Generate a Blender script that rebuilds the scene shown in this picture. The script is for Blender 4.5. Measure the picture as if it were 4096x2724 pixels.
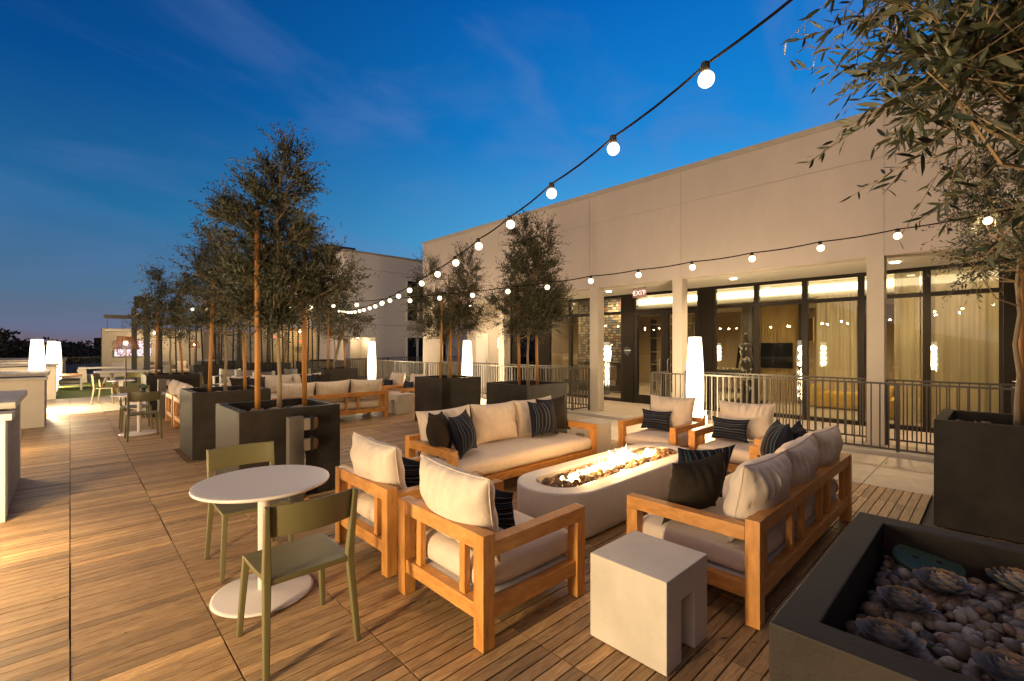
import bpy, bmesh, math, random
import numpy as np
from mathutils import Vector, Matrix, Euler
R_ = math.radians
random.seed(7)
for o in list(bpy.data.objects): bpy.data.objects.remove(o)
sc = bpy.context.scene
COL = sc.collection
# ------------------------------------------------------------------ camera
H = 1.62; FPX = 1850.0; YAW = math.atan((2048-280)/FPX)
FW = (math.sin(YAW), math.cos(YAW)); RT = (FW[1], -FW[0])
cam = bpy.data.cameras.new('camera'); camo = bpy.data.objects.new('camera', cam); COL.objects.link(camo)
cam.sensor_width = 36; cam.lens = FPX/4096*36; cam.shift_y = 23/4096
cam.clip_start = .02; cam.clip_end = 2000
camo.location = (0, 0, H); camo.rotation_euler = (R_(90), 0, -YAW)
sc.camera = camo
# ------------------------------------------------------------------ view
sc.view_settings.view_transform = 'Standard'; sc.view_settings.look = 'None'
sc.view_settings.exposure = 0.14; sc.view_settings.gamma = 1
try:
    sc.cycles.use_denoising = True
    sc.cycles.max_bounces = 7; sc.cycles.diffuse_bounces = 3; sc.cycles.glossy_bounces = 3
    sc.cycles.transparent_max_bounces = 10; sc.cycles.sample_clamp_indirect = 4; sc.cycles.sample_clamp_direct = 0
    sc.cycles.caustics_reflective = False; sc.cycles.caustics_refractive = False
except Exception: pass
# ------------------------------------------------------------------ world: dusk sky
W = bpy.data.worlds.new('World'); sc.world = W; W.use_nodes = True
nt = W.node_tree; nt.nodes.clear()
def N(t, nt_, **k):
    n = nt_.nodes.new(t)
    for a, b in k.items(): setattr(n, a, b)
    return n
def lin(c):
    return tuple(((x/255+.055)/1.055)**2.4 if x > 10 else x/255/12.92 for x in c) + (1,)
out = N('ShaderNodeOutputWorld', nt); bg = N('ShaderNodeBackground', nt); bg.inputs[1].default_value = 1.0
tc = N('ShaderNodeTexCoord', nt); sep = N('ShaderNodeSeparateXYZ', nt)
nt.links.new(tc.outputs['Generated'], sep.inputs[0])
def ramp(nt_, stops, interp='LINEAR'):
    r = N('ShaderNodeValToRGB', nt_); r.color_ramp.interpolation = interp
    e = r.color_ramp.elements
    while len(e) > 1: e.remove(e[-1])
    e[0].position = stops[0][0]; e[0].color = stops[0][1]
    for p, c in stops[1:]:
        q = e.new(p); q.color = c
    return r
# elevation ramps on the west side (left) and the brighter east side (right)
rA = ramp(nt, [(0, lin((112,90,96))), (.03, lin((98,102,120))), (.09, lin((78,108,138))), (.22, lin((34,100,148))), (.42, lin((6,70,134))), (.65, lin((4,48,106))), (1, lin((3,40,92)))])
rB = ramp(nt, [(0, lin((150,160,170))), (.08, lin((120,165,195))), (.22, lin((80,166,218))), (.40, lin((24,130,206))), (.60, lin((6,100,184))), (1, lin((3,62,134)))])
nt.links.new(sep.outputs['Z'], rA.inputs[0]); nt.links.new(sep.outputs['Z'], rB.inputs[0])
dot = N('ShaderNodeVectorMath', nt, operation='DOT_PRODUCT'); dot.inputs[1].default_value = (RT[0]*.9+FW[0]*.1, RT[1]*.9+FW[1]*.1, 0)
nt.links.new(tc.outputs['Generated'], dot.inputs[0])
mr = N('ShaderNodeMapRange', nt); mr.inputs[1].default_value = -.62; mr.inputs[2].default_value = .42; mr.interpolation_type = 'SMOOTHSTEP'
nt.links.new(dot.outputs['Value'], mr.inputs[0])
mix = N('ShaderNodeMix', nt, data_type='RGBA')
nt.links.new(mr.outputs[0], mix.inputs[0]); nt.links.new(rA.outputs[0], mix.inputs[6]); nt.links.new(rB.outputs[0], mix.inputs[7])
# wispy high cloud
mp = N('ShaderNodeMapping', nt); mp.inputs['Scale'].default_value = (.9, 3.2, 4.2); mp.inputs['Rotation'].default_value = (.6, .9, .5)
nz = N('ShaderNodeTexNoise', nt); nz.inputs['Scale'].default_value = 1.9; nz.inputs['Detail'].default_value = 5.0; nz.inputs['Roughness'].default_value = .5; nz.inputs['Distortion'].default_value = .5
nt.links.new(tc.outputs['Generated'], mp.inputs[0]); nt.links.new(mp.outputs[0], nz.inputs['Vector'])
cr = ramp(nt, [(.44, (0,0,0,1)), (.76, (.36,.36,.36,1))], 'EASE')
nt.links.new(nz.outputs['Fac'], cr.inputs[0])
mix2 = N('ShaderNodeMix', nt, data_type='RGBA'); mix2.inputs[7].default_value = lin((98,124,182))
nt.links.new(cr.outputs[0], mix2.inputs[0]); nt.links.new(mix.outputs[2], mix2.inputs[6])
# afterglow: the sky behind the camera and low in the west is a dull warm mauve
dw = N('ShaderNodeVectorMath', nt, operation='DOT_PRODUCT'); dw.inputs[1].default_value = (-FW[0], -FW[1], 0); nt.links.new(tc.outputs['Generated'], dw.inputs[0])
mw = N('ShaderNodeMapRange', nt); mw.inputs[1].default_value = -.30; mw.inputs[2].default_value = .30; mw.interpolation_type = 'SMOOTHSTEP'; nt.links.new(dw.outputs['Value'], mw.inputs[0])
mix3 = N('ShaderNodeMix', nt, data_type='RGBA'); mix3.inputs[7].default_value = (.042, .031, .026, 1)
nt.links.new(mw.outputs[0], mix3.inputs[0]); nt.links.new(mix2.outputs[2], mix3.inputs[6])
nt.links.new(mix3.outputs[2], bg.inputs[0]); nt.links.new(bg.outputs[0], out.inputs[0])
# ------------------------------------------------------------------ the afterglow as one very soft sun
sl = bpy.data.lights.new('sun', 'SUN'); sl.energy = .52; sl.angle = R_(60); sl.color = (1.0, .77, .70)
so = bpy.data.objects.new('sun', sl); COL.objects.link(so); so.location = (-20, 0, 20); so.rotation_euler = (0, R_(-60), R_(5))

# ------------------------------------------------------------------ materials
M = {}
def mat(name, color, rough=.6, metal=0, bump=0, bscale=40, var=0, vscale=6, emit=0, spec=.5, stretch=None, vcol=None):
    m = bpy.data.materials.new(name); m.use_nodes = True; t = m.node_tree
    b = t.nodes['Principled BSDF']
    b.inputs['Base Color'].default_value = (*color, 1); b.inputs['Roughness'].default_value = rough
    b.inputs['Metallic'].default_value = metal; b.inputs['Specular IOR Level'].default_value = spec
    if emit:
        b.inputs['Emission Color'].default_value = (*color, 1); b.inputs['Emission Strength'].default_value = emit
        b.inputs['Base Color'].default_value = (*[q*.25 for q in color], 1)
    if bump or var:
        c = N('ShaderNodeTexCoord', t); mpp = N('ShaderNodeMapping', t)
        if stretch: mpp.inputs['Scale'].default_value = stretch
        t.links.new(c.outputs['Object'], mpp.inputs[0])
    if bump:
        n = N('ShaderNodeTexNoise', t); n.inputs['Scale'].default_value = bscale; n.inputs['Detail'].default_value = 5
        t.links.new(mpp.outputs[0], n.inputs['Vector'])
        bp = N('ShaderNodeBump', t); bp.inputs['Strength'].default_value = bump; bp.inputs['Distance'].default_value = .01
        t.links.new(n.outputs['Fac'], bp.inputs['Height']); t.links.new(bp.outputs[0], b.inputs['Normal'])
    if var:
        n = N('ShaderNodeTexNoise', t); n.inputs['Scale'].default_value = vscale; n.inputs['Detail'].default_value = 6; n.inputs['Roughness'].default_value = .65
        t.links.new(mpp.outputs[0], n.inputs['Vector'])
        r = ramp(t, [(.25, (*[max(0, x*(1-var)) for x in color], 1)), (.75, (*[min(1, x*(1+var)) for x in (vcol or color)], 1))])
        t.links.new(n.outputs['Fac'], r.inputs[0]); t.links.new(r.outputs[0], b.inputs['Base Color'])
        rr = N('ShaderNodeMapRange', t); rr.inputs[3].default_value = max(.02, rough-.12); rr.inputs[4].default_value = min(1, rough+.12)
        t.links.new(n.outputs['Fac'], rr.inputs[0]); t.links.new(rr.outputs[0], b.inputs['Roughness'])
    M[name] = m
    return m
mat('teak', (.50,.205,.045), .42, bump=.12, bscale=60, var=.26, vscale=7, stretch=(1.4,1.4,5), vcol=(.56,.26,.07))
mat('teak_upright', (.50,.205,.045), .42, bump=.12, bscale=60, var=.26, vscale=7, stretch=(5,5,.9), vcol=(.56,.26,.07))
mat('stake_wood', (.36,.155,.034), .6, bump=.2, bscale=40, var=.3, vscale=7, stretch=(3,3,.5))
mat('stake_grey', (.23,.16,.10), .8, bump=.3, bscale=40, var=.3, vscale=12, stretch=(3,3,.6))
mat('linen', (.64,.53,.44), .92, bump=.10, bscale=260, var=.07, vscale=14, spec=.2)
mat('linen_pillow', (.64,.53,.44), .92, bump=.9, bscale=7, var=.07, vscale=14, spec=.2)
M['linen_pillow'].node_tree.nodes['Bump'].inputs['Distance'].default_value = .018
mat('platform', (.66,.62,.60), .85, spec=.2)
mat('brown_fabric', (.036,.028,.022), .95, bump=.15, bscale=240, var=.2, vscale=30, spec=.08)
mat('black_fabric', (.014,.015,.022), .95, bump=.15, bscale=240, spec=.15)
mat('white_stucco', (.80,.72,.67), .95, bump=.25, bscale=60, var=.05, vscale=.8)
mat('stucco', (.54,.465,.425), .95, bump=.5, bscale=110, var=.07, vscale=1.8, spec=.2, stretch=(1,1,.4))
mat('stucco_warm', (.55,.48,.41), .95, bump=.3, bscale=110, var=.07, vscale=2.2, spec=.2)
mat('ceiling', (.70,.66,.60), .9, var=.03, vscale=1)
mat('groove', (.36,.31,.27), .95)
mat('block', (.22,.19,.17), .95, bump=.4, bscale=60, var=.15, vscale=8)
mat('mortar', (.05,.045,.045), 1)
mat('cap_stone', (.42,.37,.33), .8, bump=.15, bscale=70, var=.08, vscale=5)
mat('planter_grey', (.024,.0185,.016), .55, spec=.12, bump=.14, bscale=90, var=.42, vscale=2.6, vcol=(.032,.026,.022))
mat('planter_pale', (.15,.125,.105), .62, bump=.14, bscale=90, var=.16, vscale=3)
mat('grfc', (.68,.62,.56), .62, bump=.12, bscale=120, var=.10, vscale=3.5)
mat('side_stone', (.60,.53,.45), .7, bump=.16, bscale=120, var=.13, vscale=3.2)
mat('white_metal', (.54,.48,.46), .40, bump=.03, bscale=300)
mat('olive_metal', (.115,.098,.042), .42, bump=.05, bscale=500, spec=.5)
mat('dark_bronze', (.014,.009,.006), .45, spec=.22)
mat('rail_metal', (.060,.050,.042), .45, metal=.2)
mat('dark_steel', (.05,.045,.042), .5, metal=.2)
mat('grey_metal', (.12,.105,.095), .5, metal=.2)
mat('alu', (.5,.46,.42), .35, metal=.8)
mat('black_rubber', (.012,.011,.010), .8)
mat('cable_black', (.010,.007,.005), 1, spec=0)
mat('white_paint', (.74,.71,.66), .55)
mat('trunk', (.21,.155,.10), .9, bump=.6, bscale=30, var=.3, vscale=14, stretch=(3,3,.6))
mat('twig', (.20,.135,.07), .9)
mat('soil', (.035,.026,.02), 1, bump=.5, bscale=60, var=.3, vscale=30)
mat('gravel', (.11,.085,.062), .95, bump=1, bscale=90, var=.6, vscale=90)
mat('wicker', (.15,.06,.02), .75)
mat('brown_metal', (.06,.03,.018), .5, metal=.3)
mat('grey_cushion', (.20,.18,.16), .95, bump=.1, bscale=200, var=.1)
mat('yellow_fabric', (.50,.33,.07), .95, bump=.2, bscale=160, var=.15, vscale=10)
mat('pale_wood', (.62,.44,.20), .6, var=.1, vscale=6)
mat('dark_wall', (.035,.030,.030), .7)
mat('charcoal_panel', (.012,.008,.0055), .55, spec=.16)
mat('int_wall', (.40,.31,.20), .9, var=.04)
mat('int_floor', (.42,.35,.27), .35, var=.12, vscale=3)
mat('screen', (.01,.011,.013), .15)
mat('green_plastic', (.035,.07,.052), .6, bump=.2, bscale=90, var=.15, vscale=20)
mat('black_gloss', (.010,.010,.012), .12)
def glowmat(name, color, strength):
    m = bpy.data.materials.new(name); m.use_nodes = True; t = m.node_tree; t.nodes.clear()
    o = N('ShaderNodeOutputMaterial', t); e = N('ShaderNodeEmission', t); e.inputs[0].default_value = (*color, 1); e.inputs[1].default_value = strength
    tr = N('ShaderNodeBsdfTransparent', t); a = N('ShaderNodeAddShader', t)
    t.links.new(e.outputs[0], a.inputs[0]); t.links.new(tr.outputs[0], a.inputs[1]); t.links.new(a.outputs[0], o.inputs[0])
    try: m.cycles.emission_sampling = 'NONE'
    except Exception: pass
    M[name] = m
def lamp_light(kind, parent, loc, energy, color=(1.0,.75,.41), size=.05, **k):
    l = bpy.data.lights.new('light', kind); l.energy = energy; l.color = color
    if kind in ('POINT','SPOT'): l.shadow_soft_size = size
    for a, b_ in k.items(): setattr(l, a, b_)
    o = bpy.data.objects.new('light', l); link(o); o.parent = parent; o.location = loc
    return o
glowmat('lamp_glow', (1.0,.88,.62), 1.7)
mat('interior_lamp', (1.0,.84,.56), emit=2.2)
glowmat('bulb_glow', (1.0,.86,.56), 1.6)
glowmat('downlight_glow', (1.0,.83,.55), 6)
mat('cove_glow', (1.0,.80,.48), emit=7.0)
glowmat('flame_glow', (1.0,.76,.45), 1.7)
mat('red_glow', (1.0,.12,.07), emit=1.6)
mat('sign_glow', (1.0,.88,.78), emit=1.3)
mat('sign_panel', (.62,.27,.17), emit=.40)
mat('city_glow', (1.0,.5,.2), emit=3)
mat('far_foliage', (.040,.032,.030), 1, var=.4, vscale=.4)
mat('terrain', (.03,.028,.028), 1)
mat('sign_black', (.015,.016,.02), .15)
mat('sign_white', (.8,.8,.8), .5)

def leafmat(name, top, under, rough=.5):
    m = bpy.data.materials.new(name); m.use_nodes = True; t = m.node_tree; b = t.nodes['Principled BSDF']
    g = N('ShaderNodeNewGeometry', t); mx = N('ShaderNodeMix', t, data_type='RGBA')
    mx.inputs[6].default_value = (*top, 1); mx.inputs[7].default_value = (*under, 1)
    t.links.new(g.outputs['Backfacing'], mx.inputs[0])
    a = N('ShaderNodeAttribute', t); a.attribute_name = 'tone'
    mm = N('ShaderNodeMix', t, data_type='RGBA', blend_type='MULTIPLY'); mm.inputs[0].default_value = 1
    r = ramp(t, [(0, (.55,.52,.45,1)), (1, (1.5,1.45,1.25,1))])
    t.links.new(a.outputs['Fac'], r.inputs[0]); t.links.new(mx.outputs[2], mm.inputs[6]); t.links.new(r.outputs[0], mm.inputs[7])
    t.links.new(mm.outputs[2], b.inputs['Base Color']); b.inputs['Roughness'].default_value = rough
    M[name] = m
leafmat('olive_leaf', (.016,.023,.011), (.042,.048,.028))
leafmat('dark_leaf', (.05,.045,.03), (.06,.05,.035), .9)
leafmat('pebble', (.18,.135,.105), (.18,.135,.105), .55)
def pebblemat():
    m = M['pebble']; t = m.node_tree; b = t.nodes['Principled BSDF']; a = N('ShaderNodeAttribute', t); a.attribute_name = 'tone'
    r = ramp(t, [(0,(.05,.042,.04,1)),(.25,(.11,.09,.08,1)),(.42,(.17,.14,.12,1)),(.55,(.21,.15,.10,1)),(.7,(.16,.08,.05,1)),(.8,(.20,.18,.17,1)),(1,(.33,.29,.25,1))]); t.links.new(a.outputs['Fac'], r.inputs[0])
    c = N('ShaderNodeTexCoord', t); n = N('ShaderNodeTexNoise', t); n.inputs['Scale'].default_value = 90; n.inputs['Detail'].default_value = 4; t.links.new(c.outputs['Object'], n.inputs['Vector'])
    r2 = ramp(t, [(.3,(.75,.75,.75,1)),(.7,(1.15,1.12,1.1,1))]); t.links.new(n.outputs['Fac'], r2.inputs[0])
    mm = N('ShaderNodeMix', t, data_type='RGBA', blend_type='MULTIPLY'); mm.inputs[0].default_value = 1; t.links.new(r.outputs[0], mm.inputs[6]); t.links.new(r2.outputs[0], mm.inputs[7]); t.links.new(mm.outputs[2], b.inputs['Base Color'])
pebblemat()
leafmat('lava_pebble', (.20,.11,.055), (.20,.11,.055), .75)
leafmat('succulent', (.21,.20,.215), (.20,.17,.15), .6)
def succmat():
    m = M['succulent']; t = m.node_tree; b = t.nodes['Principled BSDF']; a = N('ShaderNodeAttribute', t); a.attribute_name = 'tone'
    r = ramp(t, [(0,(.12,.125,.14,1)),(.6,(.25,.26,.29,1)),(.85,(.27,.27,.28,1)),(1,(.42,.27,.15,1))]); t.links.new(a.outputs['Fac'], r.inputs[0]); t.links.new(r.outputs[0], b.inputs['Base Color'])
succmat()
leafmat('small_leaf', (.05,.10,.03), (.05,.10,.03), .5)

def stripes(name, axis):
    m = bpy.data.materials.new(name); m.use_nodes = True; t = m.node_tree; b = t.nodes['Principled BSDF']
    uv = N('ShaderNodeUVMap', t); s = N('ShaderNodeSeparateXYZ', t); t.links.new(uv.outputs[0], s.inputs[0])
    navy = (.016,.018,.034,1); blk = (.009,.009,.012,1); blue = (.035,.075,.115,1); pale = (.26,.25,.26,1); tan = (.18,.12,.08,1)
    st = [(0,navy),(.05,blk),(.09,pale),(.096,navy),(.15,blue),(.175,blk),(.22,navy),(.255,tan),(.262,navy),(.30,blk),(.36,blue),(.378,navy),(.40,pale),(.408,blk),(.46,navy),(.50,blue),(.52,pale),(.528,navy),(.58,blk),(.64,tan),(.648,navy),(.70,blue),(.715,blk),(.76,pale),(.767,navy),(.82,blk),(.87,blue),(.885,tan),(.892,navy),(.95,blk)]
    r = ramp(t, st, 'CONSTANT'); t.links.new(s.outputs[axis], r.inputs[0])
    t.links.new(r.outputs[0], b.inputs['Base Color']); b.inputs['Roughness'].default_value = .95; b.inputs['Specular IOR Level'].default_value = .15
    M[name] = m
stripes('striped_fabric', 0); stripes('striped_cross', 1)

# decking: grain per plank
def deckmat():
    m = bpy.data.materials.new('deck_wood'); m.use_nodes = True; t = m.node_tree; b = t.nodes['Principled BSDF']
    a = N('ShaderNodeAttribute', t); a.attribute_name = 'tone'
    c = N('ShaderNodeTexCoord', t); mp_ = N('ShaderNodeMapping', t); mp_.inputs['Scale'].default_value = (3.2, 34, 1)
    off = N('ShaderNodeVectorMath', t, operation='SCALE'); off.inputs[3].default_value = 57
    t.links.new(a.outputs['Color'], off.inputs[0])
    ad = N('ShaderNodeVectorMath', t, operation='ADD'); t.links.new(c.outputs['Object'], ad.inputs[0]); t.links.new(off.outputs[0], ad.inputs[1])
    t.links.new(ad.outputs[0], mp_.inputs[0])
    n = N('ShaderNodeTexNoise', t); n.inputs['Scale'].default_value = 1.4; n.inputs['Detail'].default_value = 8; n.inputs['Roughness'].default_value = .62; n.inputs['Distortion'].default_value = 1.6
    t.links.new(mp_.outputs[0], n.inputs['Vector'])
    r = ramp(t, [(.25, (.15,.092,.046,1)), (.5, (.36,.228,.115,1)), (.78, (.58,.41,.23,1))])
    t.links.new(n.outputs['Fac'], r.inputs[0])
    r2 = ramp(t, [(0, (.50,.49,.50,1)), (.5, (.92,.89,.86,1)), (1, (1.34,1.28,1.20,1))]); t.links.new(a.outputs['Fac'], r2.inputs[0])
    mm = N('ShaderNodeMix', t, data_type='RGBA', blend_type='MULTIPLY'); mm.inputs[0].default_value = 1
    t.links.new(r.outputs[0], mm.inputs[6]); t.links.new(r2.outputs[0], mm.inputs[7])
    # broad weathering
    n2 = N('ShaderNodeTexNoise', t); n2.inputs['Scale'].default_value = .9; n2.inputs['Detail'].default_value = 5
    t.links.new(c.outputs['Object'], n2.inputs['Vector'])
    r3 = ramp(t, [(.35, (.86,.84,.82,1)), (.7, (1.1,1.08,1.05,1))]); t.links.new(n2.outputs['Fac'], r3.inputs[0])
    m3 = N('ShaderNodeMix', t, data_type='RGBA', blend_type='MULTIPLY'); m3.inputs[0].default_value = 1
    t.links.new(mm.outputs[2], m3.inputs[6]); t.links.new(r3.outputs[0], m3.inputs[7])
    t.links.new(m3.outputs[2], b.inputs['Base Color'])
    b.inputs['Roughness'].default_value = .52; b.inputs['Specular IOR Level'].default_value = .4
    bp = N('ShaderNodeBump', t); bp.inputs['Strength'].default_value = .35; bp.inputs['Distance'].default_value = .003
    t.links.new(n.outputs['Fac'], bp.inputs['Height']); t.links.new(bp.outputs[0], b.inputs['Normal'])
    M['deck_wood'] = m
deckmat()
def pavermat():
    m = bpy.data.materials.new('paver'); m.use_nodes = True; t = m.node_tree; b = t.nodes['Principled BSDF']
    a = N('ShaderNodeAttribute', t); a.attribute_name = 'tone'; c = N('ShaderNodeTexCoord', t)
    n = N('ShaderNodeTexNoise', t); n.inputs['Scale'].default_value = 5; n.inputs['Detail'].default_value = 9; n.inputs['Roughness'].default_value = .7
    t.links.new(c.outputs['Object'], n.inputs['Vector'])
    r = ramp(t, [(.3, (.40,.325,.25,1)), (.7, (.55,.46,.37,1))]); t.links.new(n.outputs['Fac'], r.inputs[0])
    r2 = ramp(t, [(0, (.86,.86,.86,1)), (1, (1.06,1.05,1.04,1))]); t.links.new(a.outputs['Fac'], r2.inputs[0])
    mm = N('ShaderNodeMix', t, data_type='RGBA', blend_type='MULTIPLY'); mm.inputs[0].default_value = 1
    t.links.new(r.outputs[0], mm.inputs[6]); t.links.new(r2.outputs[0], mm.inputs[7]); t.links.new(mm.outputs[2], b.inputs['Base Color'])
    b.inputs['Roughness'].default_value = .6
    M['paver'] = m
pavermat()
def grassmat():
    m = mat('turf', (.15,.18,.028), .9, bump=1, bscale=160, var=.5, vscale=60)
grassmat()
def glassmat(name, tint, k=.9):
    m = bpy.data.materials.new(name); m.use_nodes = True; t = m.node_tree; t.nodes.clear()
    o = N('ShaderNodeOutputMaterial', t); tr = N('ShaderNodeBsdfTransparent', t); tr.inputs[0].default_value = (*tint, 1)
    g = N('ShaderNodeBsdfGlossy', t); g.inputs['Roughness'].default_value = .015; g.inputs[0].default_value = (1,1,1,1)
    f = N('ShaderNodeFresnel', t); f.inputs[0].default_value = 1.45
    ml = N('ShaderNodeMath', t, operation='MULTIPLY'); ml.inputs[1].default_value = k; ml.use_clamp = True
    t.links.new(f.outputs[0], ml.inputs[0])
    ms = N('ShaderNodeMixShader', t); t.links.new(ml.outputs[0], ms.inputs[0]); t.links.new(tr.outputs[0], ms.inputs[1]); t.links.new(g.outputs[0], ms.inputs[2])
    t.links.new(ms.outputs[0], o.inputs[0]); M[name] = m
glassmat('glass', (.86,.86,.80), 1.5)
def curtainmat():
    m = bpy.data.materials.new('curtain'); m.use_nodes = True; t = m.node_tree; t.nodes.clear()
    o = N('ShaderNodeOutputMaterial', t); d = N('ShaderNodeBsdfDiffuse', t); d.inputs[0].default_value = (.62,.55,.42,1)
    tl = N('ShaderNodeBsdfTranslucent', t); tl.inputs[0].default_value = (.6,.52,.38,1)
    tp = N('ShaderNodeBsdfTransparent', t)
    a = N('ShaderNodeMixShader', t); a.inputs[0].default_value = .5
    t.links.new(d.outputs[0], a.inputs[1]); t.links.new(tl.outputs[0], a.inputs[2])
    b_ = N('ShaderNodeMixShader', t); b_.inputs[0].default_value = .14
    t.links.new(a.outputs[0], b_.inputs[1]); t.links.new(tp.outputs[0], b_.inputs[2]); t.links.new(b_.outputs[0], o.inputs[0]); M['curtain'] = m
curtainmat()

# ------------------------------------------------------------------ helpers
def link(o): COL.objects.link(o); return o
def thing(name, label, cat, loc=(0,0,0), rz=0, group=None):
    o = bpy.data.objects.new(name, None); link(o); o.empty_display_size = .1
    o.location = loc; o.rotation_euler = (0, 0, rz); o['label'] = label; o['category'] = cat
    if group: o['group'] = group
    return o
def tag(o, label, cat, group=None, kind=None):
    o['label'] = label; o['category'] = cat
    if group: o['group'] = group
    if kind: o['kind'] = kind
    return o
def struct(o, kind='structure'): o['kind'] = kind; return o
def copy_tree(o, loc=None, rz=None, label=None, parent=None):
    c = o.copy(); link(c)
    if parent is not None: c.parent = parent
    for ch in list(o.children): copy_tree(ch, parent=c)
    if loc is not None: c.location = loc
    if rz is not None: c.rotation_euler = (0, 0, rz)
    if label: c['label'] = label
    return c
class B:
    def __init__(s): s.bm = bmesh.new()
    def box(s, x0, x1, y0, y1, z0, z1, mtx=None):
        v = [s.bm.verts.new((x, y, z)) for x in (x0, x1) for y in (y0, y1) for z in (z0, z1)]
        if mtx is not None:
            for q in v: q.co = mtx @ q.co
        for f in ((0,1,3,2),(4,6,7,5),(0,4,5,1),(2,3,7,6),(0,2,6,4),(1,5,7,3)): s.bm.faces.new([v[i] for i in f])
        return s
    def beam(s, p, q, w0, d0, w1=None, d1=None, up=(0,0,1)):
        w1 = w0 if w1 is None else w1; d1 = d0 if d1 is None else d1
        p = Vector(p); q = Vector(q); a = (q-p).normalized(); u = Vector(up)
        x = a.cross(u)
        if x.length < 1e-3: x = a.cross(Vector((0,1,0)))
        x.normalize(); y = x.cross(a)
        v = []
        for c, w, d in ((p, w0, d0), (q, w1, d1)):
            for i, j in ((-1,-1),(1,-1),(1,1),(-1,1)): v.append(s.bm.verts.new(c + x*(i*w/2) + y*(j*d/2)))
        for f in ((3,2,1,0),(4,5,6,7),(0,1,5,4),(1,2,6,5),(2,3,7,6),(3,0,4,7)): s.bm.faces.new([v[i] for i in f])
        return s
    def tube(s, pts, r, n=8, cap=True):
        pts = [Vector(p) for p in pts]; rs = r if isinstance(r, (list, tuple)) else [r]*len(pts)
        rings = []; ref = None
        for i, p in enumerate(pts):
            a = (pts[min(i+1, len(pts)-1)] - pts[max(i-1, 0)]).normalized()
            if ref is None or abs(ref.dot(a)) > .95: ref = Vector((1,0,0)) if abs(a.x) < .8 else Vector((0,1,0))
            x = (ref - a*ref.dot(a)).normalized(); y = a.cross(x); ref = x
            rings.append([s.bm.verts.new(p + (x*math.cos(t) + y*math.sin(t))*rs[i]) for t in [k*math.tau/n for k in range(n)]])
        for a, b in zip(rings, rings[1:]):
            for k in range(n): s.bm.faces.new((a[k], a[(k+1)%n], b[(k+1)%n], b[k]))
        if cap:
            s.bm.faces.new(rings[0][::-1]); s.bm.faces.new(rings[-1])
        return s
    def lathe(s, prof, n=32, c=(0,0,0)):
        rings = [[s.bm.verts.new((c[0]+r*math.cos(k*math.tau/n), c[1]+r*math.sin(k*math.tau/n), c[2]+z)) for k in range(n)] if r > 1e-5 else [s.bm.verts.new((c[0], c[1], c[2]+z))] for r, z in prof]
        for a, b in zip(rings, rings[1:]):
            for k in range(n):
                k2 = (k+1) % n
                if len(a) == 1 and len(b) == 1: continue
                if len(a) == 1: s.bm.faces.new((a[0], b[k2], b[k]))
                elif len(b) == 1: s.bm.faces.new((a[k], a[k2], b[0]))
                else: s.bm.faces.new((a[k], a[k2], b[k2], b[k]))
        return s
    def poly(s, pts, axis, a, b):
        def mk(u, v, w): return {'x': (w,u,v), 'y': (u,w,v), 'z': (u,v,w)}[axis]
        A = [s.bm.verts.new(mk(u, v, a)) for u, v in pts]; Bv = [s.bm.verts.new(mk(u, v, b)) for u, v in pts]
        s.bm.faces.new(A); s.bm.faces.new(Bv[::-1])
        n = len(pts)
        for i in range(n): s.bm.faces.new((A[i], Bv[i], Bv[(i+1)%n], A[(i+1)%n]))
        return s
    def sphere(s, c, r, n=12, m=8, sc_=(1,1,1)):
        pr = [(math.sin(math.pi*i/m)*r, -math.cos(math.pi*i/m)*r) for i in range(m+1)]
        k0 = len(s.bm.verts); s.lathe([(max(0, a) if 0 < i < m else 0, b) for i, (a, b) in enumerate(pr)], n)
        s.bm.verts.ensure_lookup_table()
        for v in list(s.bm.verts)[k0:]: v.co = Vector((v.co.x*sc_[0]+c[0], v.co.y*sc_[1]+c[1], v.co.z*sc_[2]+c[2]))
        return s
    def build(s, name, m, parent=None, bevel=0, seg=2, smooth=False, loc=None):
        if bevel:
            bmesh.ops.recalc_face_normals(s.bm, faces=s.bm.faces)
            ed = [e for e in s.bm.edges if len(e.link_faces) == 2 and e.calc_face_angle(0) > .5]
            bmesh.ops.bevel(s.bm, geom=ed, offset=bevel, segments=seg, profile=.6, affect='EDGES', clamp_overlap=True)
        bmesh.ops.recalc_face_normals(s.bm, faces=s.bm.faces)
        me = bpy.data.meshes.new(name); s.bm.to_mesh(me); s.bm.free()
        me.materials.append(M[m])
        if smooth:
            for p in me.polygons: p.use_smooth = True
        o = bpy.data.objects.new(name, me); link(o)
        if parent is not None: o.parent = parent
        if loc is not None: o.location = loc
        return o
def mesh_np(name, V, Fc, m, parent=None, tone=None, smooth=False):
    """V (n,3) array, Fc (k,c) array of equal-size faces, tone per face"""
    me = bpy.data.meshes.new(name); V = np.asarray(V, dtype=np.float32); Fc = np.asarray(Fc, dtype=np.int32)
    k, c = Fc.shape
    me.vertices.add(len(V)); me.vertices.foreach_set('co', V.ravel())
    me.loops.add(k*c); me.loops.foreach_set('vertex_index', Fc.ravel())
    me.polygons.add(k); me.polygons.foreach_set('loop_start', np.arange(0, k*c, c, dtype=np.int32))
    try: me.polygons.foreach_set('loop_total', np.full(k, c, dtype=np.int32))
    except Exception: pass
    me.update(calc_edges=True); me.validate()
    if tone is not None and len(me.polygons) == k:
        a = me.attributes.new('tone', 'FLOAT', 'FACE'); a.data.foreach_set('value', np.asarray(tone, dtype=np.float32))
    me.polygons.foreach_set('use_smooth', np.full(len(me.polygons), bool(smooth)))
    me.materials.append(M[m]); o = bpy.data.objects.new(name, me); link(o)
    if parent is not None: o.parent = parent
    return o
def join_data(parts):
    Vs = []; Fs = []; k = 0
    for V, Fc in parts: Vs.append(V); Fs.append(Fc+k); k += len(V)
    return np.concatenate(Vs), np.concatenate(Fs)
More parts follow.
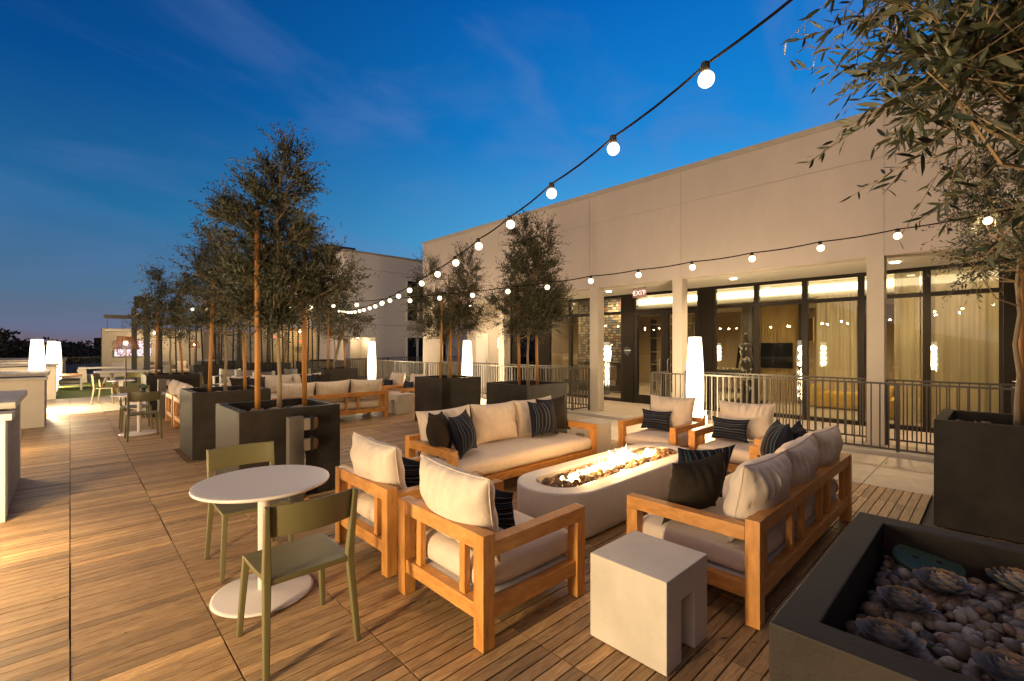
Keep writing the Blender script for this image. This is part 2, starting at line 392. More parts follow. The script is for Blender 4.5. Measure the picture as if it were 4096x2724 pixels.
def textmesh(name, body, size, m, parent, loc, rot, ext=.002, align='CENTER'):
    cu = bpy.data.curves.new(name, 'FONT'); cu.body = body; cu.size = size; cu.extrude = ext; cu.align_x = align; cu.align_y = 'CENTER'
    t = bpy.data.objects.new(name, cu); link(t)
    dg = bpy.context.evaluated_depsgraph_get(); me = bpy.data.meshes.new_from_object(t.evaluated_get(dg)); bpy.data.objects.remove(t)
    me.materials.clear(); me.materials.append(M[m]); o = bpy.data.objects.new(name, me); link(o)
    o.parent = parent; o.location = loc; o.rotation_euler = rot
    return o
# pillow: x width, z height, y thickness, base at z=0
def pillow(name, w, h, t, m, parent=None, seed=0, pinch=.05, ex=2.6, n=26, wr=.05, pw=.5, pipe=False):
    rg = np.random.RandomState(seed); u = np.linspace(-1, 1, n); U, Vv = np.meshgrid(u, u, indexing='ij')
    P = np.clip((1-np.abs(U)**ex)*(1-np.abs(Vv)**ex), 0, 1)**pw
    ph = rg.rand(8)*6.28
    wr_ = (np.sin(U*9+ph[0]+2*Vv)*np.abs(Vv)**2 + np.sin(Vv*8+ph[1]-2*U)*np.abs(U)**2 + .8*np.sin(U*17+ph[2]+3*np.sin(Vv*3))*np.abs(Vv)**3 + .6*np.sin(3*U+ph[3])*np.sin(3.5*Vv+ph[4]) + 1.5*np.sin(U*27+ph[6]+4*np.sin(U*2.3+ph[7]))*np.clip(Vv-.1,0,1)**1.5)
    X = w/2*U*(1-pinch*(1-Vv**2)); Z = h/2*Vv*(1-pinch*1.1*(1-U**2)) + h/2
    Z = Z + .004*np.sin(U*5+ph[5])*(Vv > 0)*P + 0
    Y = t/2*P*(1+wr*wr_)
    front = np.stack([X, Y, Z], -1).reshape(-1, 3); back = np.stack([X, -t/2*P*(1+wr*np.roll(wr_, 3, 0)), Z], -1).reshape(-1, 3)
    idx = np.arange(n*n).reshape(n, n); F = np.stack([idx[:-1,:-1], idx[:-1,1:], idx[1:,1:], idx[1:,:-1]], -1).reshape(-1, 4)
    V = np.concatenate([front, back]); F2 = np.concatenate([F, F[:, ::-1]+n*n])
    me = bpy.data.meshes.new(name); me.from_pydata(V.tolist(), [], F2.tolist())
    uvl = me.uv_layers.new(name='UVMap'); uvs = np.stack([(U+1)/2, (Vv+1)/2], -1).reshape(-1, 2); uvs = np.concatenate([uvs, uvs])
    li = np.zeros(len(me.loops), dtype=np.int32); me.loops.foreach_get('vertex_index', li); uvl.data.foreach_set('uv', uvs[li].ravel().astype(np.float32))
    bm = bmesh.new(); bm.from_mesh(me); bmesh.ops.remove_doubles(bm, verts=bm.verts, dist=.0002); bm.to_mesh(me); bm.free()
    for p in me.polygons: p.use_smooth = True
    me.materials.append(M[m]); o = bpy.data.objects.new(name, me); link(o)
    if parent is not None: o.parent = parent
    if pipe:
        G_ = [(X[i,j], Z[i,j]) for i, j in [(a_, 0) for a_ in range(n)] + [(n-1, b_) for b_ in range(1, n)] + [(a_, n-1) for a_ in range(n-2, -1, -1)] + [(0, b_) for b_ in range(n-2, -1, -1)]]
        B().tube([(q[0]*1.002, 0, q[1]) for q in G_[::2]], .0042, 5, cap=False).build('piping', 'linen', o, smooth=True)
    return o
def rbox(name, w, d, h, r, m, parent=None, crown=.02, n=14, seed=1, loc=(0,0,0)):
    rg = np.random.RandomState(seed); parts = []
    g = np.linspace(-1, 1, n); A, Bb = np.meshgrid(g, g, indexing='ij'); idx = np.arange(n*n).reshape(n, n)
    F = np.stack([idx[:-1,:-1], idx[1:,:-1], idx[1:,1:], idx[:-1,1:]], -1).reshape(-1, 4)
    for ax in range(3):
        for sg in (-1, 1):
            P = [None]*3; P[ax] = np.full_like(A, sg); P[(ax+1)%3] = A; P[(ax+2)%3] = Bb
            V = np.stack(P, -1).reshape(-1, 3); parts.append((V, F if sg > 0 else F[:, ::-1]))
    V, F = join_data(parts); hs = np.array([w/2, d/2, h/2]); 
    Q = np.sign(V)*(1-(1-np.abs(V))**1.0)*hs
    inner = np.clip(Q, -(hs-r), hs-r); df = Q-inner; L = np.linalg.norm(df, axis=1, keepdims=True); L[L < 1e-9] = 1
    Q = inner + df/L*np.minimum(r, np.linalg.norm(df, axis=1, keepdims=True))
    cr_ = (1-(Q[:,0]/hs[0])**2)*(1-(Q[:,1]/hs[1])**2)
    Q[:,2] += crown*np.sign(Q[:,2])*cr_*(Q[:,2] > 0) + .004*np.sin(Q[:,0]*13+seed)*np.sin(Q[:,1]*11+seed)
    bul = (1-(Q[:,2]/hs[2])**2).clip(0, 1)*.012
    Q[:,0] += np.sign(Q[:,0])*bul*(np.abs(Q[:,0]) > hs[0]*.9); Q[:,1] += np.sign(Q[:,1])*bul*(np.abs(Q[:,1]) > hs[1]*.9)
    Q += np.array(loc) + np.array([0,0,h/2])
    me = bpy.data.meshes.new(name); me.from_pydata(Q.tolist(), [], F.tolist())
    bm = bmesh.new(); bm.from_mesh(me); bmesh.ops.remove_doubles(bm, verts=bm.verts, dist=.0003); bm.to_mesh(me); bm.free()
    for p in me.polygons: p.use_smooth = True
    me.materials.append(M[m]); o = bpy.data.objects.new(name, me); link(o)
    if parent is not None: o.parent = parent
    return o
# ------------------------------------------------------------------ foliage
def unit(a): return a/np.maximum(np.linalg.norm(a, axis=-1, keepdims=True), 1e-9)
def leaves_at(Pp, D, Nn, L, Wd, hexa=False):
    S = unit(np.cross(D, Nn)); Nn = np.cross(S, D)
    if hexa:
        k = [(0,0,0),(.28,.85,.0),(.66,.8,.0),(1,0,-.06),(.66,-.8,0),(.28,-.85,0)]
    else: k = [(0,0,0),(.45,1,.04),(1,0,-.04),(.45,-1,.04)]
    V = np.stack([Pp + D*(L*a)[:,None] + S*(Wd*.5*b)[:,None] + Nn*(L*c)[:,None] for a, b, c in k], 1)
    n, c, _ = V.shape
    return V.reshape(-1, 3), np.arange(n*c).reshape(n, c)
def prisms(A, Bp, r):
    D = unit(Bp-A); X = unit(np.cross(D, np.array([.31,.2,.93]))); Y = np.cross(D, X); Vs = []
    for c, k in ((A, 1.0), (Bp, .7)):
        for t in (0, 2.094, 4.189): Vs.append(c + (X*math.cos(t)+Y*math.sin(t))*(r*k)[:,None])
    V = np.stack(Vs, 1); n = len(A); b = (np.arange(n)*6)[:,None]
    F = np.concatenate([b+np.array([[0,1,4,3]]), b+np.array([[1,2,5,4]]), b+np.array([[2,0,3,5]])])
    return V.reshape(-1, 3), F
def crown(parent, lobes, ntw, leafL, seed, twigL=.28, per=16, hexa=False, m='olive_leaf', limb_from=None, limbr=.010, name='crown', wk=.29):
    rg = np.random.RandomState(seed); L_ = np.array(lobes, float)
    vol = L_[:,3]*L_[:,4]*L_[:,5]; p = vol/vol.sum(); li = rg.choice(len(L_), ntw, p=p)
    d = unit(rg.randn(ntw, 3)); rad = rg.rand(ntw)**.45*.86
    # limbs: each lobe gets radial limbs so twigs gather into sprays with gaps between
    nl = 9*len(L_); ldir = unit(rg.randn(nl, 3)*np.array([1,1,.7]) + [0,0,.25]); lj = rg.choice(len(L_), nl, p=p)
    for k in range(ntw):
        c_ = np.where(lj == li[k])[0]
        if len(c_) and rg.rand() < .72:
            q = ldir[c_[np.argmax(ldir[c_] @ d[k])]]; d[k] = q*1.0 + d[k]*.38
    d = d/np.maximum(np.linalg.norm(d, axis=1, keepdims=True), .9)
    P0 = L_[li,:3] + d*rad[:,None]*L_[li,3:6]
    tdir = unit(d*.8 + np.array([0,0,.55]) + rg.randn(ntw,3)*.45); TL = twigL*(.5+rg.rand(ntw))
    bend = unit(rg.randn(ntw,3))*.25 + np.array([0,0,-.12])
    def pt(s): return P0 + tdir*(TL*s)[:,None] + bend*(TL*s*s)[:,None]
    LP = []; LD = []; LN = []; LL = []; TN = []
    clump = rg.rand(len(L_)*3); 
    for j in range(per):
        s = (j+.5+rg.rand(ntw)*.4)/per; c = pt(s); t = unit(pt(s+.05)-pt(s-.05))
        side = unit(np.cross(t, rg.randn(ntw,3))) if j % 2 == 0 else -side_prev + rg.randn(ntw,3)*.2
        side_prev = side
        dd = unit(t*.75 + side*.8); LP.append(c); LD.append(dd); LN.append(unit(np.cross(dd, rg.randn(ntw,3)) + np.array([0,0,.6])))
        LL.append(leafL*(.65+.6*rg.rand(ntw))*(1.0-.35*(s-.2).clip(0,1)))
        TN.append(np.clip(.5+.25*rg.randn(ntw)+.25*np.sin(P0[:,0]*7)*np.cos(P0[:,2]*6), 0, 1))
    LP = np.concatenate(LP); LD = np.concatenate(LD); LN = np.concatenate(LN); LL = np.concatenate(LL); TN = np.concatenate(TN)
    V, F = leaves_at(LP, LD, LN, LL, LL*wk, hexa)
    mesh_np(name, V, F, m, parent, TN)
    tw = [prisms(P0, pt(np.full(ntw,.5)), np.full(ntw, .0022)), prisms(pt(np.full(ntw,.5)), pt(np.full(ntw,1.0)), np.full(ntw,.0016))]
    # limbs from the trunk line out to the lobes
    if limb_from is not None:
        a = []; b = []
        for k in range(nl):
            c = L_[lj[k],:3]; e = c + ldir[k]*L_[lj[k],3:6]*.9; z0 = min(c[2], e[2])-.25
            s0 = np.array([limb_from[0], limb_from[1], max(limb_from[2], z0)]); mid = (s0+e)/2 + np.array([0,0,-.06]) + rg.randn(3)*.04
            a += [s0, mid]; b += [mid, e]
        a = np.array(a); b = np.array(b); tw.append(prisms(a, b, np.array([limbr if i % 2 == 0 else limbr*.55 for i in range(len(a))])))
    V, F = join_data(tw); mesh_np('branch', V, F, 'twig', parent)

def olive_tree(px, py, base, lobes, ntw, leafL, seed, label, trunk_top, r=.024, **k):
    t = thing('olive_tree', label, 'tree', (px, py, base), 0, 'olive trees growing in planters')
    rg = random.Random(seed); pts = []; n = 9
    for i in range(n): s = i/(n-1); pts.append((rg.uniform(-.02,.02)*(1 if i else 0), rg.uniform(-.02,.02)*(1 if i else 0), s*(trunk_top-base)))
    B().tube(pts, [r*(1-.6*i/(n-1))+ (.012 if i == 0 else 0) for i in range(n)], 10).build('trunk', 'trunk', t, smooth=True)
    L2 = [(a-px, b-py, c-base, d, e, f) for a, b, c, d, e, f in lobes]
    crown(t, L2, ntw, leafL, seed, limb_from=(0,0,1.0), **k)
    return t
def stake(x, y, z0, h, lean, label, r=.026, m='stake_wood'):
    o = B().tube([(0,0,-.06), (lean[0]*.5, lean[1]*.5, h*.5), (lean[0], lean[1], h)], [r, r*.97, r*.94], 12).build('tree_stake', m, None, loc=(x, y, z0))
    for p in o.data.polygons: p.use_smooth = len(p.vertices) == 4
    tag(o, label, 'stake', 'wooden stakes holding the olive trees'); return o

# ------------------------------------------------------------------ ground, deck and paving
DX = .615; Y0 = .48; DY = .6125
PL = dict(A=(1.22,5.22,1.03), Bb=(1.25,7.86,1.03), C=(1.25,13.35,1.03), D=(5.48,7.80,1.03), E=(5.53,5.42,1.05), F=(5.34,13.5,1.03), G=(5.66,-.66,1.05), Hh=(1.22,-.70,1.08))
holes = [(x-.075, x+s+.075, y-.085, y+s+.085) for x, y, s in PL.values()]
rgd = np.random.RandomState(3)
Vs = []; Fs = []; Tn = []
def plank(x0, x1, y0, y1, z):
    b = len(Vs)*8
    Vs.append([(x0,y0,z-.03),(x1,y0,z-.03),(x1,y1,z-.03),(x0,y1,z-.03),(x0,y0,z),(x1,y0,z),(x1,y1,z),(x0,y1,z)])
    for f in ((4,5,6,7),(0,1,5,4),(1,2,6,5),(2,3,7,6),(3,0,4,7)): Fs.append([b+i for i in f])
    Tn.extend([min(1, max(0, rgd.normal(.5,.22)))]*5)
def cut(x0, x1, y0, y1):
    for hx0, hx1, hy0, hy1 in holes:
        if x1 > hx0 and x0 < hx1 and y1 > hy0+.02 and y0 < hy1-.02:
            r = []
            if x0 < hx0-.02: r.append((x0, hx0, y0, y1))
            if x1 > hx1+.02: r.append((hx1, x1, y0, y1))
            return r
    return [(x0, x1, y0, y1)]
for i in range(-7, 11):
    xa = i*DX + (.0 if i else 0)
    for j in range(-6, 24):
        ya = Y0 + j*DY; tz = rgd.normal(0, .0016); tone_t = rgd.normal(0, .07)
        dx = rgd.normal(0, .0012)
        for k in range(8):
            for r in cut(xa+.0035+dx, xa+DX-.0035+dx, ya+k*DY/8+.0035, ya+(k+1)*DY/8-.0035):
                plank(r[0], r[1], r[2]+.0008, r[3]-.0008, tz+rgd.normal(0,.0005))
DECK_X1 = 11*DX; DECK_Y1 = Y0+24*DY
o = mesh_np('wood_deck', np.array(Vs).reshape(-1,3), np.array(Fs), 'deck_wood', None, Tn); struct(o)
bmd = bmesh.new(); bmd.from_mesh(o.data)
Vs = []; Fs = []; Tn = []
def paver(x0, x1, y0, y1, z=0, g=.003):
    plank(x0+g, x1-g, y0+g, y1-g, z+rgd.normal(0,.0006))
for j in range(0, 26):        # pavers along the building
    for i in range(3):
        yy = Y0-DY*3 + j*DY*1.0; x0 = DECK_X1+i*DX*1.03
        paver(x0, min(x0+DX*1.03, 8.70), yy, yy+DY)
for i in range(-7, 22):       # pale pavers behind the deck
    for j in range(9):
        x0 = i*DX; y0 = DECK_Y1 + j*DY
        if x0+DX < 8.7: paver(x0, x0+DX, y0, y0+DY)
for i in range(4):            # arcade floor
    for j in range(-4, 30):
        paver(8.98+i*.70, 8.98+(i+1)*.70, j*.61, (j+1)*.61, .0)
o = mesh_np('stone_paving', np.array(Vs).reshape(-1,3), np.array(Fs), 'paver', None, Tn); struct(o)
struct(B().box(-9, 20, -6, 60, -.30, -.036).build('terrace_base', 'mortar'))
b = B()
for x, y, s in PL.values(): b.box(x-.07, x+s+.07, y-.08, y+s+.08, -.034, -.014)
struct(b.build('gravel_bed', 'gravel'), 'stuff')
gv, gf = [], []; rg = np.random.RandomState(5)
def stones(n, xf, size, flat=.6, seed=0, sub=1):
    """n pebbles; xf(rg)->(x,y,z); returns V,F,tone"""
    bm = bmesh.new(); bmesh.ops.create_icosphere(bm, subdivisions=sub, radius=1); bv = np.array([v.co[:] for v in bm.verts]); bf = np.array([[v.index for v in f.verts] for f in bm.faces]); bm.free()
    r = np.random.RandomState(seed); Vo = []; Fo = []; T = []
    for k in range(n):
        s = size*(.6+.8*r.rand()); sc3 = np.array([1, .62+.3*r.rand(), flat*(.7+.5*r.rand())])*s/2
        e = Euler((r.normal(0,.35), r.normal(0,.35), r.rand()*6.28)).to_matrix(); A = np.array(e)
        V = (bv*(1+.08*np.sin(bv*4+r.rand(3)*6)))*sc3; V = V @ A.T + np.array(xf(r)); Fo.append(bf+len(bv)*k); Vo.append(V); T += [min(1, max(0, r.normal(.5,.3)))]*len(bf)
    return np.concatenate(Vo), np.concatenate(Fo), T
def rim(r):
    k = list(PL.values())[r.randint(len(PL))]; x, y, s = k
    if r.rand() < .5: return (x-.035+r.normal(0,.012), y+r.rand()*s, -.012)
    return (x+r.rand()*s, y-.04+r.normal(0,.012), -.012)
V, F, T = stones(2600, rim, .020, .8, 8); struct(mesh_np('gravel', V, F, 'lava_pebble', None, T), 'stuff')
# turf
struct(B().box(-.30, 8.2, 19.99, 31.5, -.02, .012).build('turf_lawn', 'turf'))
struct(B().box(-3.4, -.30, 20, 31.5, -.02, .010).build('turf_lawn', 'turf'))
# kerb in front of the front railing
struct(B().box(8.71, 8.97, -3, 17.8, -.03, .06).build('kerb', 'cap_stone', bevel=.006))
# distant ground
struct(B().box(-600, 600, -300, 900, -14.2, -14).build('ground', 'terrain'))

# ------------------------------------------------------------------ planters
def planter(x, y, s, label, h=.955, w=.088, lev=.85, pale=False, group='square planters on the terrace'):
    t = thing('planter', label, 'planter', (x, y, 0), 0, group)
    b = B(); n = []
    prof = [(0,0),(s,0),(s,s),(0,s)]; ins = [(w,w),(s-w,w),(s-w,s-w),(w,s-w)]
    bm = b.bm
    o0 = [bm.verts.new((*p,0)) for p in prof]; o1 = [bm.verts.new((*p,h)) for p in prof]; i1 = [bm.verts.new((*p,h)) for p in ins]; i0 = [bm.verts.new((*p,lev-.12)) for p in ins]
    for k in range(4):
        k2 = (k+1) % 4; bm.faces.new((o0[k],o0[k2],o1[k2],o1[k])); bm.faces.new((o1[k],o1[k2],i1[k2],i1[k])); bm.faces.new((i1[k],i1[k2],i0[k2],i0[k]))
    b.build('planter_shell', 'planter_grey', t, bevel=.005)
    B().box(w+.002, s-w-.002, w+.002, s-w-.002, lev-.10, lev-.035).build('soil', 'soil', t)
    return t
planter(*PL['A'], 'dark square planter right behind the near white table and outlet post')
planter(*PL['Bb'], 'dark square planter second in the left row, just behind the nearest one')
planter(*PL['C'], 'dark square planter at the far end of the left row, by the lawn')
planter(*PL['D'], 'dark square planter in the middle, left of the one behind the long sofa')
planter(*PL['E'], 'dark square planter with one lighter side, right behind the long sofa')
planter(*PL['F'], 'grey square planter farthest back, left of the far floor lamp')
planter(*PL['G'], 'black square planter at the right edge in front of the railing')
planter(*PL['Hh'], 'big dark planter in the bottom right corner filled with pebbles', lev=.83)
def fill(key, n, size, lev, seed, mt='pebble', sub=1, dome=.0):
    x, y, s = PL[key]
    def f(r): 
        u, v = r.rand()*2-1, r.rand()*2-1; a = s/2-.088-size*.42
        return (x+s/2+u*a, y+s/2+v*a, lev-.03+r.rand()*.028+dome*(1-u*u)*(1-v*v))
    V, F, T = stones(n, f, size, .62, seed, sub)
    o = mesh_np('pebbles', V, F, mt, None, T, smooth=True); struct(o, 'stuff'); return o
fill('Hh', 1500, .044, .845, 21, sub=2)
for i, k in enumerate(('A','Bb','C','D','E','F','G')): fill(k, 260, .055, .865, 30+i)
# succulents
def succulent(x, y, z, r, label, seed, group='rosette succulents in the planters'):
    rg = np.random.RandomState(seed); P = []; D = []; Nn = []; L = []; T = []
    n = 46
    for i in range(n):
        a = i*2.39996; s = (i/n); rad = r*(.12+.62*s**.8); el = 1.45-1.12*s**.8
        d = np.array([math.cos(a)*math.cos(el), math.sin(a)*math.cos(el), math.sin(el)]); P.append([math.cos(a)*rad*.35, math.sin(a)*rad*.35, r*.34*(1-s*.7)]); D.append(d)
        up = np.array([-math.cos(a)*math.sin(el), -math.sin(a)*math.sin(el), math.cos(el)]); Nn.append(up); L.append(r*(.42+.30*s)); T.append(.35+.5*rg.rand())
    P, D, Nn, L = map(np.array, (P, D, Nn, L)); S = unit(np.cross(D, Nn)); Nn = np.cross(S, D)
    prof = [(0,.42,0),(.35,.80,-.03),(.70,.86,.03),(.90,.50,.13),(1,0.05,.20)]; Vo = []; Fo = []; k = 0; TT = []
    for i in range(n):
        row = []
        for a, w_, c in prof:
            for sgn, cup in ((-1,.12),(0,0),(1,.12)): row.append(P[i]+D[i]*L[i]*a+S[i]*L[i]*w_*.5*sgn+Nn[i]*L[i]*(c+cup*w_))
        Vo += row
        for q in range(4):
            for e in range(2): b = k+q*3+e; Fo.append([b, b+1, b+4, b+3]); TT.append(T[i]*.8 if q < 3 else 1.0)
        k += 15
    o = mesh_np('succulent', np.array(Vo), np.array(Fo), 'succulent', None, np.clip(TT, 0, 1), smooth=True); o.location = (x, y, z)
    tag(o, label, 'succulent', group); return o
succulent(1.99, .115, .838, 0.092, 'grey rosette succulent beside the green lid in the corner planter', 1)
succulent(1.775, .185, .838, 0.084, 'grey rosette succulent amid the corner planter pebbles, nearer than the one by the lid', 2)
succulent(1.52, .19, .838, 0.088, 'grey rosette succulent near the front rim of the corner planter', 3)
succulent(2.17, -.05, .838, 0.092, 'grey rosette succulent at the right picture edge in the corner planter', 4)
succulent(1.56, -.03, .838, 0.088, 'grey rosette succulent cut by the bottom picture edge', 5)
for i, (x, y, l) in enumerate(((1.44,5.50,'pale rosette left of the first stake in the nearest left planter'),(1.66,5.56,'pale rosette between stake and trunk in the nearest left planter'),(1.93,5.58,'pale rosette right of the trunk in the nearest left planter'),
    (1.63,8.2,'pale rosette beside the left stake in the second left planter'),(1.90,8.15,'pale rosette between trunk and right stake in the second left planter'))):
    succulent(x, y, .875, .085, l, 10+i)
# green valve lid
t = thing('valve_cover', 'round green plastic valve cover lying tilted on the pebbles', 'valve cover', (2.165, .165, .862))
t.rotation_euler = (R_(5), R_(-10), R_(20))
B().lathe([(0,-.045),(.088,-.045),(.092,-.01),(.098,0),(.098,.008),(.094,.013),(0,.013)], 40).build('lid', 'green_plastic', t)
b = B()
for i in range(11):
    for j in range(11):
        x, y = (i-5)*.016+(j % 2)*.007, (j-5)*.016
        if math.hypot(x, y) < .083 and not (abs(x) < .025 and abs(y) < .05): b.box(x-.005, x+.005, y-.0015, y+.0015, .013, .0145)
b.build('tread', 'green_plastic', t)
for q_ in (.035,-.03): B().lathe([(0,.0132),(.010,.0134),(.010,.0138),(0,.014)], 16, (.0,q_,0)).build('key_hole', 'black_rubber', t)

# ------------------------------------------------------------------ olive trees and stakes
def uz(P0, du, z): return (P0[0]+RT[0]*du, P0[1]+RT[1]*du, z)
def lob(P0, lst): return [(*uz(P0, du, z), rx, rx*.85, rz) for du, z, rx, rz in lst]
pA = (1.75, 5.74)
olive_tree(*pA, .82, lob(pA, [(.13,3.58,.28,.38),(-.10,3.22,.42,.36),(-.44,2.98,.30,.30),(.03,2.80,.46,.36),(.05,2.25,.52,.45),(.46,2.35,.34,.36),(-.38,2.35,.32,.40),(-.1,1.98,.36,.20),(.70,2.42,.20,.2)]), 1900, .064, 101,
    'tall olive tree in the planter behind the near table, highest tree on the left', 3.6, twigL=.27, per=17, wk=.29)
pB = (1.77, 8.36)
olive_tree(*pB, .82, lob(pB, [(-.15,3.15,.26,.4),(.05,2.75,.34,.36),(-.34,2.5,.34,.34),(.15,2.2,.38,.30),(-.45,2.9,.20,.26),(-.15,1.98,.40,.18)]), 1000, .066, 102,
    'dark olive tree in the second planter of the left row', 3.0, twigL=.30, per=13)
pC = (1.76, 13.85)
olive_tree(*pC, .82, lob(pC, [(-.28,3.05,.33,.45),(.15,2.9,.36,.35),(-.1,2.4,.62,.42),(.35,2.1,.4,.35),(-.45,2.05,.35,.3)]), 750, .080, 103,
    'olive tree in the far left planter beside the lawn', 3.0, twigL=.30, per=12)
pD = (6.02, 8.32)
olive_tree(*pD, .82, lob(pD, [(-.48,3.15,.24,.62),(-.42,2.5,.42,.42),(.42,3.25,.25,.62),(.35,2.75,.42,.35),(.2,2.2,.52,.34),(-.3,2.0,.45,.26),(.55,2.25,.32,.2)]), 1800, .060, 104,
    'round olive tree with two tops, left of the pair in front of the lounge', 3.2, twigL=.26, per=13)
pE = (6.1, 5.95)
olive_tree(*pE, .82, lob(pE, [(-.08,3.55,.30,.45),(.28,3.5,.25,.45),(.05,3.0,.56,.42),(-.05,2.5,.50,.35),(.35,2.45,.48,.38),(-.28,2.1,.42,.26),(.30,2.05,.52,.30),(-.52,2.4,.2,.2)]), 2300, .060, 105,
    'full olive tree behind the long sofa, right of the pair in front of the lounge', 3.4, twigL=.26, per=14)
pF = (5.86, 14.0)
olive_tree(*pF, .82, lob(pF, [(-.25,3.0,.4,.45),(.35,3.1,.45,.4),(.1,2.5,.62,.4),(.75,2.35,.4,.3),(.5,2.0,.4,.2),(-.3,2.2,.4,.3)]), 800, .080, 106,
    'olive tree in the farthest planter, left of the white far building', 3.0, twigL=.30, per=12)
pG = (6.22, -.14)
olive_tree(*pG, .82, lob(pG, [(-.25,2.45,.36,.30),(.1,2.75,.5,.4),(-.2,3.1,.45,.4),(.3,2.4,.4,.3)]), 560, .062, 107,
    'olive tree at the right edge in the black planter before the railing', 3.0, twigL=.26, per=14)
pH = (1.80, -.16)
olive_tree(*pH, .80, lob(pH, [(-.06,2.16,.34,.20),(-.24,2.42,.30,.24),(.0,2.58,.40,.36),(-.08,2.96,.40,.36),(.25,2.35,.4,.35),(-.28,2.74,.24,.24)]), 1100, .060, 108,
    'large leafy olive tree overhanging the top right corner of the view', 3.2, twigL=.27, per=17, hexa=True, limbr=.008, wk=.24)
for x, y, z, h, ln, l in ((1.495,5.62,.86,2.25,(.0,.02),'orange wooden stake left of the trunk in the nearest left planter'),(2.03,5.72,.86,2.15,(.0,.0),'orange wooden stake right of the trunk in the nearest left planter'),
    (1.53,8.26,.86,1.95,(.06,.0),'orange stake left of the trunk in the second left planter'),(2.04,8.35,.86,1.0,(-.02,0),'short orange stake right of the trunk in the second left planter'),
    (1.47,13.8,.86,1.7,(.05,0),'orange stake on the left in the far left planter'),(2.02,13.9,.86,1.1,(-.08,0),'orange leaning stake on the right in the far left planter'),
    (5.78,8.28,.86,1.9,(.05,0),'orange stake leftmost of three in the middle planter left of the pair'),(6.01,8.22,.86,1.4,(.0,0),'orange stake with a green tie, middle of three in the left planter of the pair'),(6.29,8.32,.86,1.9,(.03,0),'orange stake rightmost of three in the left planter of the pair'),
    (5.97,6.05,.86,1.9,(.0,.04),'orange stake leftmost of three in the planter behind the long sofa'),(6.29,5.9,.86,1.7,(-.02,.02),'orange stake rightmost of three in the planter behind the long sofa'),
    (5.63,13.95,.86,1.9,(.03,.0),'orange stake left of the trunk in the farthest planter'),(6.2,14.0,.86,1.6,(-.08,0),'orange stake right of the trunk in the farthest planter'),
    (6.40,-.17,.86,1.9,(.0,.0),'orange bamboo stake beside the trunk at the right picture edge')):
    stake(x, y, z, h, ln, l, r=.030 if y < 6 and x < 3 else .026)
o = B().tube([(0,0,0),(0,0,.35)], .030, 10).build('tree_tie', 'black_rubber', None, loc=(6.40,-.17,1.62)); bpy.data.objects.remove(o)
def tie(a, b_, label):
    A = Vector(a); Bq = Vector(b_); mid = (A+Bq)/2 + Vector((0,0,-.03)); pts = [A, (A+mid)/2+Vector((0,0,-.01)), mid, (Bq+mid)/2+Vector((0,0,-.01)), Bq]
    o = B().tube(pts, .008, 6).build('tree_tie', 'black_rubber'); tag(o, label, 'tie', 'black ties between stakes and trunks')
tie((1.495,5.62,2.35),(1.76,5.74,2.35),'black rubber tie from left stake to trunk, nearest left planter')
tie((1.76,8.36,1.80),(2.03,8.35,1.86),'black rubber tie from the short stake in the second left planter')
tie((5.79,8.28,1.95),(6.02,8.25,1.93),'black tie between the two left stakes of the left planter of the pair')
tie((5.65,13.95,2.1),(5.87,14.0,2.05),'black tie left of the trunk in the farthest planter')
tie((5.87,14.0,2.05),(6.17,14.0,2.12),'black tie right of the trunk in the farthest planter')

# ------------------------------------------------------------------ teak seating
def seat_unit(kind, label, w, loc, rz, group, ncush=1, wrin=1):
    """front is local +y; origin under the middle of the unit"""
    D = .87; HB = .62; HA = .575; P = .082
    t = thing(kind, label, 'sofa' if ncush > 1 else 'armchair', loc, rz, group)
    hw = w/2; hd = D/2
    for sx in (-1, 1):
        x0, x1 = (sx*hw-P, sx*hw) if sx > 0 else (-hw, -hw+P)
        B().box(x0, x1, hd-P, hd, .006, HA-.085).build('leg', 'teak_upright', t, bevel=.003)
        B().box(x0, x1, -hd, -hd+P, .006, HB).build('leg', 'teak_upright', t, bevel=.003)
        B().box(x0, x1, -hd+P+.001, hd, HA-.084, HA).build('armrest', 'teak', t, bevel=.003)
        B().box(x0+.012, x1-.012, -hd+P+.001, hd-P-.001, .155, .24).build('side_rail', 'teak', t, bevel=.002)
    B().box(-hw+P+.001, hw-P-.001, -hd+.004, -hd+P-.006, HB-.088, HB-.001).build('back_rail', 'teak', t, bevel=.003)
    B().box(-hw+P+.001, hw-P-.001, -hd+.008, -hd+P-.008, .155, .24).build('base_rail', 'teak', t, bevel=.002)
    B().box(-hw+P+.001, hw-P-.001, hd-P+.008, hd-.012, .155, .24).build('base_rail', 'teak', t, bevel=.002)
    if ncush == 1: xs = [-hw+P+.13, hw-P-.13]
    else:
        q = (w-2*P)/ncush; xs = [-hw+P+.10, hw-P-.10]
        for i in range(1, ncush): xs += [-hw+P+q*i-.13, -hw+P+q*i+.13]
    for x in xs: B().box(x-.024, x+.024, -hd+.022, -hd+.062, .2405, HB-.089).build('slat', 'teak_upright', t, bevel=.002)
    B().box(-hw+P+.002, hw-P-.002, -hd+P-.004, hd-P+.004, .222, .236).build('seat_deck', 'platform', t)
    rbox('seat_cushion', w-2*P-.01, D-P-.02, .165, .062, 'linen', t, crown=.022, n=22 if ncush == 1 else 30, seed=int(abs(loc[0]*10)), loc=(0, P/2-.005, .240))
    q = (w-2*P)/ncush
    for i in range(ncush):
        x = -hw+P+q*(i+.5); 
        c = pillow('back_cushion', q*(1.0 if ncush > 1 else 1.02), .50, .27, 'linen_pillow', t, seed=int(loc[1]*7+i*3+w*10), pinch=.085, ex=2.9, n=64, wr=.13*wrin, pw=.56, pipe=True)
        c.location = (x, -hd+.205, .405); c.rotation_euler = (R_(11), R_((-1)**i*1.2), R_((-1)**(i+1)*1.5))
    return t
